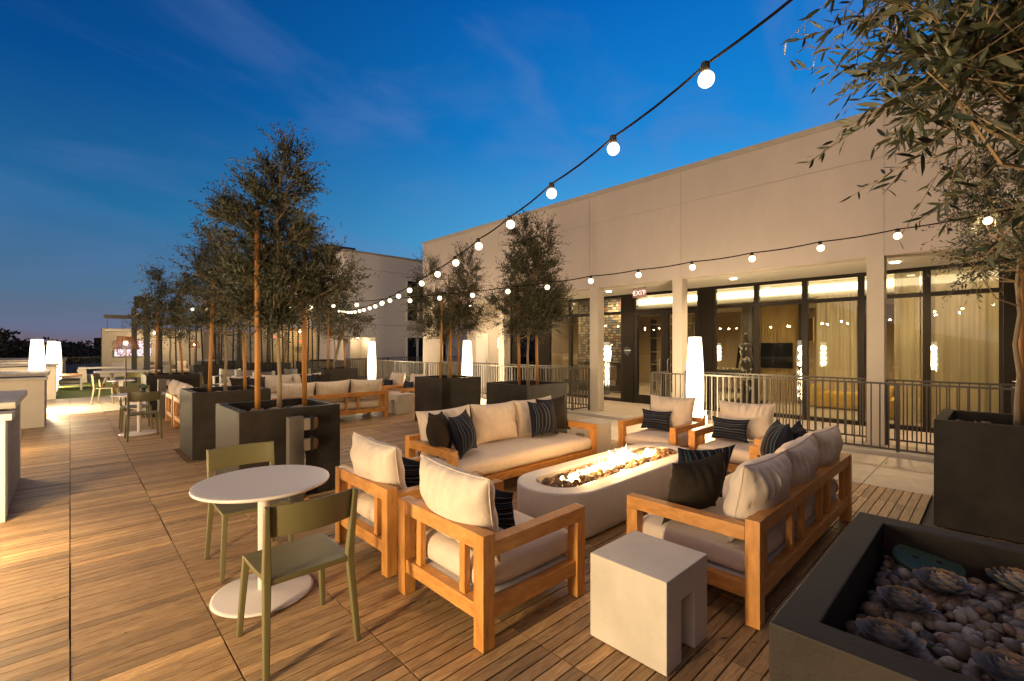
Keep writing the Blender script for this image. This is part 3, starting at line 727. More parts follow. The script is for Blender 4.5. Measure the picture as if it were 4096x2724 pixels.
G1 = 'teak armchairs around the near fire table'; G2 = 'long teak sofas beside the near fire table'; G3 = 'teak armchairs of the far seating group'; G4 = 'teak sofas of the far seating group'
HP = math.pi/2
seat_unit('teak_armchair', 'teak armchair seen from behind, nearest the camera, left of the stone cube', .87, (2.0,2.29,0), -HP, G1)
seat_unit('teak_armchair', 'teak armchair seen from behind, farther one, beside the white round table', .87, (2.03,3.36,0), -HP, G1)
seat_unit('teak_armchair', 'teak armchair facing the fire, in front of the glowing floor lamp', .85, (6.0,3.24,0), HP, G1)
seat_unit('teak_armchair', 'teak armchair facing the fire, right of the one by the floor lamp', .85, (6.02,2.23,0), HP, G1)
seat_unit('teak_sofa', 'long teak sofa facing the camera in front of the two planters', 2.42, (3.93,4.15,0), math.pi, G2, 3)
seat_unit('teak_sofa', 'long teak sofa seen from behind on the right, by the pebble planter', 2.42, (4.04,1.36,0), 0, G2, 3)
seat_unit('teak_sofa', 'far teak sofa seen from behind, partly hidden by the nearest left planter', 2.42, (4.02,9.98,0), 0, G4, 3, .7)
seat_unit('teak_sofa', 'far teak sofa facing the camera behind the far sofa back', 2.42, (3.85,12.45,0), math.pi, G4, 3, .7)
seat_unit('teak_armchair', 'far teak armchair with striped pillow, nearer of two left of the middle planter', .87, (6.35,10.55,0), HP, G3)
seat_unit('teak_armchair', 'far teak armchair beside the far floor lamp, farther of two', .87, (6.35,11.6,0), HP, G3)
seat_unit('teak_armchair', 'far teak armchair end on, left edge of group, nearer one behind left planter', .87, (1.93,10.98,0), -HP, G3)
seat_unit('teak_armchair', 'far teak armchair end on, farther one beside the second white table', .87, (1.93,12.0,0), -HP, G3)

def tpillow(label, m, w, h, t_, loc, rot, seed, group='throw pillows on the teak seats'):
    o = pillow('throw_pillow', w, h, t_, m, None, seed=seed, pinch=.15, ex=2.2, n=34, wr=.08, pw=.75); o.location = loc; o.rotation_euler = tuple(R_(a) for a in rot)
    tag(o, label, 'pillow', group); return o
# long sofa C (faces -y)
tpillow('plain brown pillow at the left end of the long sofa', 'brown_fabric', .50,.50,.27,(2.93,4.12,.43),(-14,6,38),1)
tpillow('dark striped pillow leaning on the brown one, left end of the long sofa', 'striped_fabric', .48,.48,.25,(3.19,4.02,.43),(-16,-4,28),2)
tpillow('dark striped pillow standing upright at the right end of the long sofa', 'striped_fabric', .50,.48,.24,(4.55,4.12,.43),(-12,1,-4),3)
tpillow('plain brown pillow behind the striped one, right end of the long sofa', 'brown_fabric', .52,.50,.24,(4.86,4.20,.43),(-12,-3,-12),4)
# sofa R (faces +y)
tpillow('large plain brown pillow at the near end of the right sofa', 'brown_fabric', .58,.47,.26,(3.22,1.52,.405),(14,-3,-14),5)
tpillow('dark striped pillow half hidden behind the brown one on the right sofa', 'striped_fabric', .50,.48,.25,(3.52,1.62,.42),(18,0,-30),6)
tpillow('purplish striped pillow at the far end of the right sofa', 'striped_fabric', .50,.52,.25,(4.72,1.45,.43),(12,3,28),7)
tpillow('black pillow behind the striped one at the far end of the right sofa', 'black_fabric', .48,.48,.23,(4.95,1.36,.43),(12,-3,20),8)
for l, x, y, rz, s in (('striped lumbar pillow on the near armchair seen from behind',2.02,2.30,-90,9),('striped lumbar pillow on the farther armchair seen from behind',2.04,3.36,-90,10),
    ('striped lumbar pillow on the armchair by the glowing floor lamp',5.98,3.33,90,11),('striped lumbar pillow on the facing armchair right of the lamp one',5.99,2.32,90,12),
    ('small striped lumbar pillow on the nearer far armchair by the middle planter',6.33,10.55,90,13),('small striped lumbar pillow on the far armchair by the far floor lamp',6.33,11.6,90,14)):
    tpillow(l, 'striped_cross', .50 if rz < 0 else .47, .29,.19,(x,y,.432),(9,0,rz),s)
# far sofas
tpillow('dark brown pillow at the left end of the facing far sofa','brown_fabric',.5,.48,.18,(2.95,12.33,.43),(-14,0,15),15)
tpillow('striped pillow second from left on the facing far sofa','striped_fabric',.46,.46,.17,(3.28,12.30,.43),(-14,0,10),16)
tpillow('striped pillow near the right end of the facing far sofa','striped_fabric',.48,.48,.17,(4.52,12.32,.43),(-14,0,-8),17)
tpillow('dark brown pillow at the right end of the facing far sofa','brown_fabric',.5,.48,.17,(4.83,12.36,.43),(-14,0,-12),18)
tpillow('black striped pillow lying on the far sofa seen from behind','striped_fabric',.46,.40,.16,(3.72,10.25,.43),(18,0,14),19)

# ------------------------------------------------------------------ fire table
t = thing('fire_pit', 'white oblong concrete fire table with flames over brown pebbles', 'fire table', (4.07,2.71,0))
def stadium(L, w, n=24, e=0):
    r = w/2; a = L/2-r; pts = []
    for k in range(n+1): q = -HP+math.pi*k/n; pts.append((a+r*math.cos(q), r*math.sin(q)))
    for k in range(n+1): q = HP+math.pi*k/n; pts.append((-a+r*math.cos(q), r*math.sin(q)))
    return pts
b = B(); bm = b.bm; Lx, Wy = 2.52, .80
def ringv(L, w, z): return [bm.verts.new((x, y, z)) for x, y in stadium(L, w)]
rings = [ringv(Lx-.10, Wy-.10, .012), ringv(Lx-.03, Wy-.03, .05), ringv(Lx, Wy, .14), ringv(Lx, Wy, .395), ringv(Lx-.012, Wy-.012, .408), ringv(Lx-.03, Wy-.03, .412), ringv(Lx-.335, Wy-.335, .412), ringv(Lx-.345, Wy-.345, .405), ringv(Lx-.36, Wy-.36, .398), ringv(Lx-.365, Wy-.365, .33)]
for a, c in zip(rings, rings[1:]):
    for k in range(len(a)): bm.faces.new((a[k], a[(k+1)%len(a)], c[(k+1)%len(a)], c[k]))
bm.faces.new(rings[-1]); o = b.build('bowl', 'grfc', t)
for p in o.data.polygons: p.use_smooth = abs(p.normal.z) < .9
b = B(); bm = b.bm
ra = ringv(Lx-.350, Wy-.350, .4085); rb_ = ringv(Lx-.375, Wy-.375, .4085); rc = ringv(Lx-.38, Wy-.38, .36)
for a, c in ((ra, rb_), (rb_, rc)):
    for k in range(len(a)): bm.faces.new((a[k], a[(k+1)%len(a)], c[(k+1)%len(a)], c[k]))
b.build('inner_rim', 'alu', t)
def fx(r):
    L, w = Lx-.44, Wy-.44
    while True:
        x, y = (r.rand()-.5)*L, (r.rand()-.5)*w; a = L/2-w/2
        if abs(x) <= a or math.hypot(abs(x)-a, y) < w/2: break
    return (x, y, .355+r.rand()*.035+.018*(1-(2*y/w)**2))
V, F, T = stones(620, fx, .052, .8, 77, 2); o = mesh_np('pebbles', V, F, 'lava_pebble', t, T, smooth=True); struct(o, 'stuff')
# flames: ragged tongues standing along the burner line
rg = np.random.RandomState(12); b = B()
def tongue(x, y, h, r, lean):
    pts = []; rs = []; n = 9; a0 = rg.rand()*6.28
    for i in range(n):
        s = i/(n-1); pts.append((x+lean*s*h+.012*math.sin(a0+s*7)*s, y+.012*math.cos(a0*1.7+s*6)*s, .385+h*s))
        rs.append(max(.0009, r*(1-s)**.75*(.75+.9*s*(1-s)*2)*(1+.18*math.sin(s*11+a0))))
    b.tube(pts, rs, 8)
for i in range(125):
    x = -.80+1.62*rg.rand(); env = .055+.115*math.exp(-((x-.10)/.22)**2)+.05*math.exp(-((x+.25)/.2)**2)+.035*math.exp(-((x-.6)/.15)**2)
    tongue(x, rg.normal(0,.022)+.02*math.sin(x*9), env*(.45+.6*rg.rand()), 0.016+.018*rg.rand(), rg.normal(.0,.25))
tongue(.20, .0, .21, .020, -.1); tongue(.14,.01,.16,.026,.1); tongue(.24,-.01,.15,.024,.15)
b.tube([(-.82+.1*i, .02*math.sin((-.82+.1*i)*9), .392) for i in range(17)], .014, 6)
b.build('flame', 'flame_glow', t, smooth=True)
for x_, z_, w_ in ((-.45,.49,14),(.12,.54,34),(.62,.49,14)): lamp_light('POINT', t, (x_,0,z_), w_, (1.0,.58,.22), .05)

# ------------------------------------------------------------------ stone cubes
def stone_cube(label, x0, y0, s=.46, h=.465, op='y', leg=(.155,.155), oh=.32, group='stone side cubes with a slot underneath', rz=0):
    t = thing('stone_side_table', label, 'side table', (x0+s/2, y0+s/2, 0), rz, group)
    a = s/2; pts = [(-a,.004),(-a+leg[0],.004),(-a+leg[0],oh),(a-leg[1],oh),(a-leg[1],.004),(a,.004),(a,h),(-a,h)]
    B().poly(pts, 'y', -a, a).build('cube', 'side_stone', t, bevel=.006, seg=3)
    return t
stone_cube('pale stone cube table in the foreground with a slot in its side', 2.105, 1.11)
stone_cube('pale stone cube table between the long sofa and the armchair by the lamp', 5.52, 4.06, rz=HP)
stone_cube('pale stone cube table at the right end of the far sofa back', 5.60, 9.78, rz=HP)

# ------------------------------------------------------------------ bistro tables and olive chairs
def round_table(label, x, y):
    t = thing('round_table', label, 'table', (x, y, 0), 0, 'round white cafe tables')
    B().lathe([(0,.715),(.385,.715),(.400,.722),(.403,.731),(.400,.739),(.388,.742),(0,.742)], 72).build('tabletop', 'white_metal', t, smooth=False)
    o = t.children[0]
    for p in o.data.polygons: p.use_smooth = abs(p.normal.z) < .95
    B().lathe([(.034,.01),(.034,.715)], 24).lathe([(.06,.700),(.06,.7149),(.0,.7149)], 24).build('pedestal', 'white_metal', t, smooth=True)
    B().lathe([(0,.003),(.292,.003),(.300,.008),(.297,.017),(.28,.022),(.06,.028),(.036,.034),(0,.034)], 64).build('base_plate', 'white_metal', t, smooth=True)
    B().lathe([(.006,.70),(.006,.7145)], 8, (-.1,-.12,0)).build('screw', 'dark_steel', t)
    return t
round_table('white round cafe table in the left foreground', .92, 3.325)
round_table('white round cafe table with a small potted plant, farther back on the left', .93, 10.97)
def curved_strip(w, depth, z0, z1, th, n=14, y0=0, taper=0):
    pts = []; bm = bmesh.new(); rows = []
    for i in range(n+1):
        u = -1+2*i/n; x = u*w/2; yb = y0 - depth*(1-u*u)
        rows.append([bm.verts.new((x*(1-taper if zz == z0 else 1), yb+o_+(z_off), zz)) for zz, o_, z_off in ((z0, 0, .014), (z1, 0, -.004), (z1, th, -.004), (z0, th, .014))])
    for a, b_ in zip(rows, rows[1:]):
        for k in range(4): bm.faces.new((a[k], a[(k+1)%4], b_[(k+1)%4], b_[k]))
    bm.faces.new(rows[0][::-1]); bm.faces.new(rows[-1])
    s = B(); s.bm.free(); s.bm = bm; return s
def olive_chair():
    t = thing('olive_chair', 'x', 'chair', (0,0,0), 0, 'olive green metal chairs')
    for sx in (-1, 1):
        b = B(); b.beam((sx*.205,.195,.452), (sx*.232,.232,.0), .034,.040,.026,.030, up=(0,1,0)).build('leg', 'olive_metal', t, bevel=.006)
        b = B(); b.beam((sx*.212,-.195,.455), (sx*.232,-.258,.0), .036,.044,.027,.032, up=(0,1,0)); b.beam((sx*.212,-.195,.4555), (sx*.224,-.245,.835), .040,.046,.024,.026, up=(0,1,0)).build('back_leg', 'olive_metal', t, bevel=.006)
    # seat pan, dished, with a turned-down apron
    n = 16; bm = bmesh.new(); g = []
    for i in range(n+1):
        row = []
        for j in range(n+1):
            u, v = -1+2*i/n, -1+2*j/n; x = u*.222*(1-.05*(v < 0)*abs(v)); y = v*.215
            z = .462-.014*(1-u*u)*(1-v**4) - (.006 if v > .8 else 0); row.append(bm.verts.new((x, y, z)))
        g.append(row)
    for i in range(n):
        for j in range(n): bm.faces.new((g[i][j], g[i+1][j], g[i+1][j+1], g[i][j+1]))
    edge = [e for e in bm.edges if e.is_boundary]; r = bmesh.ops.extrude_edge_only(bm, edges=edge)
    for v in [q for q in r['geom'] if isinstance(q, bmesh.types.BMVert)]: v.co.z = .432; v.co.x *= .985; v.co.y *= .985
    s = B(); s.bm.free(); s.bm = bm; o = s.build('seat', 'olive_metal', t, smooth=True)
    md = o.modifiers.new('s', 'SOLIDIFY'); md.thickness = .004
    md = o.modifiers.new('b', 'BEVEL'); md.width = .006; md.segments = 2; md.angle_limit = R_(50)
    o = curved_strip(.462, .052, .675, .835, .012, y0=-.222).build('backrest', 'olive_metal', t, bevel=.004, seg=2)
    for p in o.data.polygons: p.use_smooth = abs(p.normal.y) > .6
    return t
c0 = olive_chair()
def place(label, x, y, rz): return copy_tree(c0, (x, y, 0), rz, label)
c0['label'] = 'olive green metal chair nearest the camera, its back to us at the near white table'; c0.location = (.915,2.69,0)
place('olive green metal chair on the far side of the near white table', .985, 3.90, math.pi)
place('olive green metal chair on the near side of the potted plant table', .93, 10.36, 0)
place('olive green metal chair on the far side of the potted plant table', .93, 11.6, math.pi)
place('olive green metal chair behind the potted plant table, beside the wicker lamp', 1.42, 17.7, math.pi)
place('olive green chair seen end on behind the far planter, between the trunks', 3.05, 16.4, -HP-.3)
# pot plant on the second table
t = thing('potted_plant', 'small green plant in a dark glass pot on the far round table', 'plant', (1.0,11.12,.743))
B().lathe([(0,0),(.035,0),(.042,.01),(.045,.085),(.040,.085),(.037,.07),(0,.07)], 20).build('pot', 'black_gloss', t, smooth=True)
crown(t, [(0,0,.11,.055,.055,.03)], 30, .03, 5, twigL=.04, per=6, m='small_leaf', name='leaves', wk=.6)

# ------------------------------------------------------------------ floor lamps
LAMP_W = 78
def floor_lamp():
    t = thing('floor_lamp', 'x', 'lamp', (0,0,0), 0, 'tall glowing column floor lamps')
    n = 28; pr = [(.085,.03),(.115,.12),(.140,.35),(.152,.65),(.154,.9),(.146,1.2),(.128,1.55),(.110,1.78),(.104,1.79),(0,1.79)]
    B().lathe(pr, n).build('lamp_shade', 'lamp_glow', t, smooth=True)
    for z_ in (.22, .44, .66, .88, 1.10, 1.32, 1.54): lamp_light('POINT', t, (0,0,z_), LAMP_W*.45, size=.105)
    B().lathe([(0,.001),(.14,.001),(.145,.012),(.14,.022),(.08,.029),(0,.029)], 24).build('base', 'white_metal', t, smooth=True)
    B().lathe([(.03,1.791),(.03,1.80),(0,1.80)], 16).build('cap', 'alu', t)
    return t
L0 = floor_lamp(); L0['label'] = 'tall glowing floor lamp in front of the railing behind the armchairs'; L0.location = (8.30,3.82,0)
for l, x, y in (('tall glowing floor lamp half hidden behind the middle pair planter',8.25,10.5),('tall glowing floor lamp beside the far seating group and white building',8.1,16.0),
    ('glowing lamp top above the low walls, leftmost one',-.59,16.45),('glowing lamp top above the low walls, second from the left edge',-.43,21.6),('glowing lamp top overlapping the second one, farthest above the low walls',-.38,25.3),
    ('glowing floor lamp in the first bay of low walls, left of the table',-1.05,5.35),('glowing floor lamp left of the camera beside the near table',-1.75,1.75),('glowing floor lamp in the second bay of low walls',-1.35,10.1)):
    q_ = copy_tree(L0, (x, y, 0), 0, l)
    if y in (5.35, 1.75, 16.45):
        ld = None
        for c_ in q_.children:
            if c_.type == 'LIGHT':
                if ld is None: ld = c_.data.copy(); ld.energy = LAMP_W*.45*{5.35: .9, 1.75: 2.9, 16.45: 2.6}[y]
                c_.data = ld
o = B().box(8.42,8.53,3.66,3.69,.36,.44).box(8.45,8.50,3.66,3.69,.0,.36).build('outlet_box', 'alu', None, bevel=.004); tag(o, 'small metal outlet box on a stem beside the floor lamp', 'outlet')
# wicker lamp
def wicker_lamp(label, x, y, s=1):
    t = thing('wicker_lamp', label, 'lamp', (x, y, 0), 0, 'wicker shaded floor lamps')
    bm = bmesh.new(); n = 44; rows = 17; b = B(); b.bm.free(); b.bm = bm
    for k in range(n):
        a = k*math.tau/n; b.beam((math.cos(a)*.17,math.sin(a)*.17,1.86), (math.cos(a)*.262,math.sin(a)*.262,1.55), .010,.008)
    for i in range(rows):
        s_ = i/(rows-1); r = .17+.092*s_; z = 1.86-.31*s_
        b.tube([(math.cos(q*math.tau/36)*(r+(.005 if (q+i) % 2 else -.003)), math.sin(q*math.tau/36)*(r+(.005 if (q+i) % 2 else -.003)), z) for q in range(37)], .0062, 5, cap=False)
    b.build('lamp_shade', 'wicker', t)
    B().tube([(0,0,.02),(0,0,1.58)], .016, 12).build('pole', 'brown_metal', t, smooth=True)
    B().lathe([(0,.002),(.15,.002),(.155,.015),(.02,.025),(0,.025)], 28).build('base', 'brown_metal', t, smooth=True)
    B().sphere((0,0,1.70), .055).build('bulb', 'interior_bulb', t, smooth=True); lamp_light('POINT', t, (0,0,1.70), 22, size=.04)
    return t
glowmat('interior_bulb', (1.0,.80,.50), 5)
wicker_lamp('wicker shaded floor lamp in front of the outdoor screen', 1.02, 15.2)
wicker_lamp('wicker shaded floor lamp far off by the lounge wall, behind the trunks', 4.75, 29.3)
o = B().tube([(1.02,15.2,.03),(.9,15.24,.012),(.74,15.15,.008),(.6,15.2,.008)], .006, 6).build('lamp_cord', 'black_rubber'); tag(o, 'black cord on the pavers running from the wicker lamp', 'cord')

# ------------------------------------------------------------------ outlet posts
def outlet_post(label, x, y):
    t = thing('outlet_post', label, 'outlet post', (x, y, 0), 0, 'outlet posts beside the left planters')
    B().box(-.075,.075,-.045,.045,0,.885).build('post', 'grey_metal', t, bevel=.006)
    for z in (.80,.585):
        o = B().box(.0755,.145,-.04,.03,z-.065,z+.06).build('junction_box', 'alu', t, bevel=.004)
        B().box(.1455,.165,-.052,.042,z-.075,z+.075).box(.1655,.17,-.048,.038,z-.06,z+.07).build('gasket', 'black_rubber', o, bevel=.003)
        B().poly([(.1705,z-.070),(.215,z-.052),(.222,z+.035),(.205,z+.060),(.1705,z+.068)], 'y', -.048, .038).build('clear_cover', 'bubble_cover', o, bevel=.006)
    B().tube([(.095,.0,.0),(.095,.0,.515)], .011, 8).build('conduit', 'alu', t, smooth=True)
    B().box(.060,.125,-.035,.035,.0,.02).build('foot', 'teak', t)
    return t
mat('bubble_cover', (.16,.10,.06), .14, metal=.5)
outlet_post('dark outlet post with two weatherproof covers behind the near round table', 1.70, 5.06)
outlet_post('small outlet post by the armchairs behind the far round table', 1.50, 13.0)

# ------------------------------------------------------------------ string lights
def string_light(label, pts, cable_ends, fillers, sag_dir=(0,0,-1)):
    t = thing('string_light', label, 'string light', pts[0], 0, 'bulb strings over the terrace'); O = Vector(pts[0])
    allp = [Vector(p) for p in cable_ends[0]] + [Vector(p) for p in pts] + [Vector(p) for p in cable_ends[1]]
    cp = [p + Vector((0,0,.062)) - O for p in allp]; path = []
    for a, b_ in zip(cp, cp[1:]):
        for k in range(4): s = k/4; path.append(a.lerp(b_, s) + Vector((0,0,-.012*math.sin(math.pi*s))))
    path.append(cp[-1]); B().tube(path, .0048, 8).build('cable', 'cable_black', t, smooth=True)
    path2 = [p + Vector((0, 0, .0065)) for p in path]
    B().tube(path2, .0014, 5).build('support_wire', 'cable_black', t, smooth=True)
    sm = bm_ = None
    for i, p in enumerate(pts):
        q = Vector(p)-O
        if sm is None:
            so_ = B().lathe([(0,.028),(.017,.028),(.019,.036),(.019,.058),(.014,.070),(0,.070)], 12).build('socket', 'black_rubber', t, smooth=True); sm = so_.data
            bo = B().sphere((0,0,0), .0335, 14, 10).build('bulb', 'bulb_glow', so_, smooth=True); bm_ = bo.data
        else:
            so_ = bpy.data.objects.new('socket', sm); link(so_); so_.parent = t
            bo = bpy.data.objects.new('bulb', bm_); link(bo); bo.parent = so_
        lamp_light('POINT', so_, (0,0,0), 6.5, (1,.74,.42), size=.03); so_.location = q; so_.rotation_euler = (R_(random.uniform(-8,8)), R_(random.uniform(-8,8)), 0)
    return t
S1 = [(1.93,.84,2.74),(2.11,1.42,2.68),(2.28,2.01,2.62),(2.46,2.59,2.56),(2.63,3.18,2.51),(2.81,3.76,2.46),(2.99,4.34,2.43),(3.16,4.93,2.40),(3.34,5.51,2.38),(3.51,6.10,2.36),(3.69,6.68,2.35),(3.86,7.27,2.35),(4.04,7.85,2.35),(4.22,8.43,2.36),(4.39,9.02,2.37),(4.57,9.60,2.39),(4.74,10.19,2.41),(4.92,10.77,2.44),(5.10,11.35,2.48),(5.27,11.94,2.53),(5.45,12.52,2.57),(5.62,13.11,2.63)]
string_light('bulb string sweeping from the top of the view down to the far trees', S1, ([(1.40,-.92,2.98),(1.755,.26,2.81)], [(5.8,13.7,2.69),(5.97,14.27,2.76)]), None)
S2 = [(3.43-.171*k, 8.25+.585*k, 2.35+.006*k*k*.35) for k in range(8, 0, -1)] + [(3.43,8.25,2.35),(3.60,7.67,2.34),(3.77,7.08,2.345),(3.94,6.49,2.35),(4.11,5.91,2.36),(4.28,5.32,2.37),(4.45,4.74,2.39),(4.62,4.15,2.41),(4.79,3.56,2.45),(4.96,2.98,2.48),(5.13,2.39,2.52),(5.30,1.81,2.56),(5.47,1.22,2.61),(5.64,.64,2.66),(5.81,.05,2.72)]
string_light('bulb string running across in front of the lounge wall', S2, ([(1.89,13.5,2.55)], [(5.98,-.53,2.79),(6.3,-1.7,2.95)]), None)

# ------------------------------------------------------------------ lounge building
bd = thing('lounge_building', 'long white lounge building with a glazed arcade on the right', 'building', (9.6, 5, 0))
def bp_(b, name, m, **k):
    """world coordinates -> building space"""
    for v in b.bm.verts: v.co.x -= 9.6; v.co.y -= 5
    return b.build(name, m, bd, **k)
b = B(); ys = [-9, -2.25, 1.26, 4.73, 7.18, 10.65, 14.90]
for a, c in zip(ys, ys[1:]):
    for z0, z1 in ((3.10,4.72),(4.72,5.42)): b.box(9.6, 9.9, a+.004, c-.004 if c < 14.9 else c, z0+(.004 if z0 > 4 else 0), z1-.004)
bp_(b, 'fascia', 'stucco')
bp_(B().box(9.606, 9.89, -9, 14.89, 3.101, 5.42), 'joint', 'groove')
bp_(B().box(9.585, 9.92, -9, 14.915, 5.42, 5.50).box(9.575, 9.93, -9, 14.925, 5.47, 5.52), 'parapet_cap', 'cap_stone')
bp_(B().box(9.9, 30, 14.6, 14.9, 3.0, 5.46).box(11.7, 30, 14.6, 14.9, -.03, 3.0), 'end_wall', 'stucco')
bp_(B().box(9.9, 30, -9, 14.6, 4.9, 5.0), 'roof', 'dark_wall')
for a, c in ((6.92,7.17),(4.71,4.93),(1.26,1.49),(10.40,10.64),(13.97,14.90),(-2.25,-2.02)):
    bp_(B().box(9.603, 9.86, a, c, -.03, 3.0995), 'column', 'stucco_warm')
bp_(B().box(9.901, 11.7, -9, 14.6, 3.12, 3.2), 'soffit', 'ceiling')
bp_(B().box(11.7, 11.9, 12.33, 14.6, -.03, 3.119), 'recess_wall', 'stucco_warm')
d_ = bp_(B().box(11.68, 11.6995, 13.55, 14.30, 0, 2.12), 'recess_door', 'white_paint')
def bc(b, name, m, par, **k):
    for v in b.bm.verts: v.co.x -= 9.6; v.co.y -= 5
    return b.build(name, m, par, **k)
bc(B().box(11.66, 11.6795, 13.62, 13.66, .95, 1.10), 'handle', 'alu', d_)
# glazing
GX = 11.7
def frame(y0, y1, z0, z1, m=(2.6,), name='window', w=.055, door=False, tr=True):
    b = B(); b.box(GX-.05, GX+.05, y0, y0+w, z0, z1).box(GX-.05, GX+.05, y1-w, y1, z0, z1).box(GX-.049, GX+.049, y0+w, y1-w, z1-.07, z1).box(GX-.049, GX+.049, y0+w, y1-w, z0, z0+(.09 if not door else .24))
    for q in m: b.box(GX-.048, GX+.048, y0+w, y1-w, q-.04, q+.04)
    f = bp_(b, name, 'dark_bronze')
    bc(B().box(GX-.004, GX+.004, y0+w+.001, y1-w-.001, z0+.091 if not door else z0+.241, z1-.071), 'pane', 'glass', f)
    return f
for a, c in ((-3.1,-2.1),(-2.1,-1.1),(-.09,.90),(.90,1.90),(1.90,2.90),(2.90,3.89),(3.89,4.89),(7.53,8.50),(8.50,9.49),(9.49,10.42),(10.86,12.33)): frame(a+.001, c-.001, 0, 3.119)
frame(5.252, 7.148, 2.56, 3.119, (), 'transom_window')
for a, c, hy in ((5.26,6.20,6.08),(6.205,7.14,6.32)):
    f = frame(a, c, .01, 2.555, (), 'door', .10, True)
    bc(B().tube([(GX-.055,hy,.92),(GX-.12,hy,.95),(GX-.12,hy,1.25),(GX-.055,hy,1.28)], .012, 8), 'handle', 'alu', f, smooth=True)
for a, c in ((4.891,5.25),(7.15,7.529),(10.42,10.859)): bp_(B().box(GX-.06, GX+.05, a, c, 0, 3.119), 'dark_panel', 'charcoal_panel')
f = bp_(B().box(GX-.05, GX+.05, -1.099, -.091, 0, 3.119), 'service_door', 'charcoal_panel')
bc(B().tube([(GX-.06,-.2,1.02),(GX-.11,-.2,1.02),(GX-.11,-.33,1.02)], .012, 8), 'handle', 'alu', f, smooth=True)
bc(B().sphere((GX-.065,-.2,.90), .03, 12, 8), 'lock', 'alu', f, smooth=True)
for y in (13.35, 7.28, 4.01, 1.24, 10.3, -1.6):
    o = bp_(B().lathe([(0,3.100),(.068,3.100),(.072,3.119)], 24, (10.6,y,0)), 'downlight', 'downlight_glow'); lamp_light('SPOT', bd, (1.0,y-5,3.09), 190, (1.0,.74,.42), .05, spot_size=R_(150), spot_blend=.8)
# interior shell
ip = B().box(11.76, 20, -5, 12.3, -.03, .004); bp_(ip, 'interior_floor', 'int_floor')
bp_(B().box(11.95, 14.5, -5, 12.3, 3.36, 3.42), 'interior_ceiling', 'ceiling')
bp_(B().box(14.56, 20, -5, 12.3, 2.93, 3.0).box(14.50, 14.56, -5, 12.3, 2.93, 3.36), 'lowered_ceiling', 'ceiling')
bp_(B().box(14.44, 14.495, -4, 8.7, 3.07, 3.25), 'cove_light', 'cove_glow')
bp_(B().box(18.5, 18.6, -5, 12.3, 0, 3).box(11.95, 18.5, 12.25, 12.3, 0, 3.4), 'interior_wall', 'int_wall')
bp_(B().box(11.95, 18.5, -5, -4.9, 0, 3.4), 'interior_side_wall', 'int_wall')
bp_(B().box(14.85, 14.98, 4.95, 5.35, 0, 2.93).box(14.85, 14.98, 3.66, 3.85, 0, 2.93).box(14.9, 15.1, 2.0, 2.35, 0, 2.93), 'interior_pier', 'dark_wall')
for i in range(9): pass
b = B().box(15.04, 15.10, 3.86, 4.94, 0, 2.92)
for i in range(27): b.box(15.0, 15.039, 3.87+i*.04, 3.89+i*.04, 0, 2.92)
bp_(b, 'slatted_wood_wall', 'pale_wood')
for y in (3.0, 6.2, 9.2): bp_(B().lathe([(0,2.915),(.06,2.915),(.065,2.929)], 20, (15.9,y,0)), 'downlight', 'downlight_glow'); lamp_light('SPOT', bd, (6.3,y-5,2.9), 260, (1.0,.74,.40), .05, spot_size=R_(160), spot_blend=.9)  # extra downlights added to brighten the back of the lounge
for y in (.4, 2.6, 6.3, 9.0, 11.3): bp_(B().lathe([(0,3.345),(.06,3.345),(.065,3.359)], 20, (13.1,y,0)), 'downlight', 'downlight_glow'); lamp_light('SPOT', bd, (3.5,y-5,3.33), 230, (1.0,.74,.40), .05, spot_size=R_(165), spot_blend=.9)  # added as well, to lift the dim room behind the glass
# interior things
def tv(label, x, y0, y1, z0, z1):
    t = thing('wall_television', label, 'television', (x,(y0+y1)/2,(z0+z1)/2)); B().box(-.03,.03,-(y1-y0)/2,(y1-y0)/2,-(z1-z0)/2,(z1-z0)/2).build('casing','black_gloss',t)
    B().box(-.034,-.0305,-(y1-y0)/2+.02,(y1-y0)/2-.02,-(z1-z0)/2+.02,(z1-z0)/2-.02).build('screen','screen',t); return t
tv('black television on the slatted wood wall inside the lounge', 14.96, 4.02, 4.86, .98, 1.72)
def curtain(label, x, y0, y1, z1=2.9, amp=.045, k=26, seed=0):
    n = int((y1-y0)*90); V = []; F = []; rr = np.random.RandomState(seed); ph = rr.rand(4)*6
    for j in range(13):
        z = .02+(z1-.02)*j/12
        for i in range(n+1):
            s = i/n; y = y0+(y1-y0)*s; V.append((x+amp*(math.sin(y*k+ph[0]+.3*math.sin(z*1.3))+.45*math.sin(y*k*2.3+ph[1]+z*.2))*(.75+.25*math.sin(y*3+ph[2])), y, z))
    for j in range(12):
        for i in range(n): a = j*(n+1)+i; F.append((a, a+1, a+n+2, a+n+1))
    o = mesh_np('curtain', V, F, 'curtain', smooth=True); tag(o, label, 'curtain', 'sheer curtains inside the lounge'); return o
curtain('gathered cream curtain behind the third window bay of the lounge', 14.30, 2.42, 3.30, 2.95, seed=1)
curtain('sheer curtain behind the rightmost lounge windows', 12.10, -.15, 1.02, 3.3, .05, 24, 2)
curtain('narrow sheer curtain just right of the column by the yellow sofa', 12.25, 1.05, 1.45, 3.3, .045, 24, 3)
t = thing('framed_picture', 'brown abstract picture on the lounge back wall', 'picture', (15.3,3.75,2.1)); B().box(-.02,.02,-.17,.17,-.35,.35).build('frame','pale_wood',t); B().box(-.024,-.0205,-.15,.15,-.33,.33).build('canvas','wicker',t)
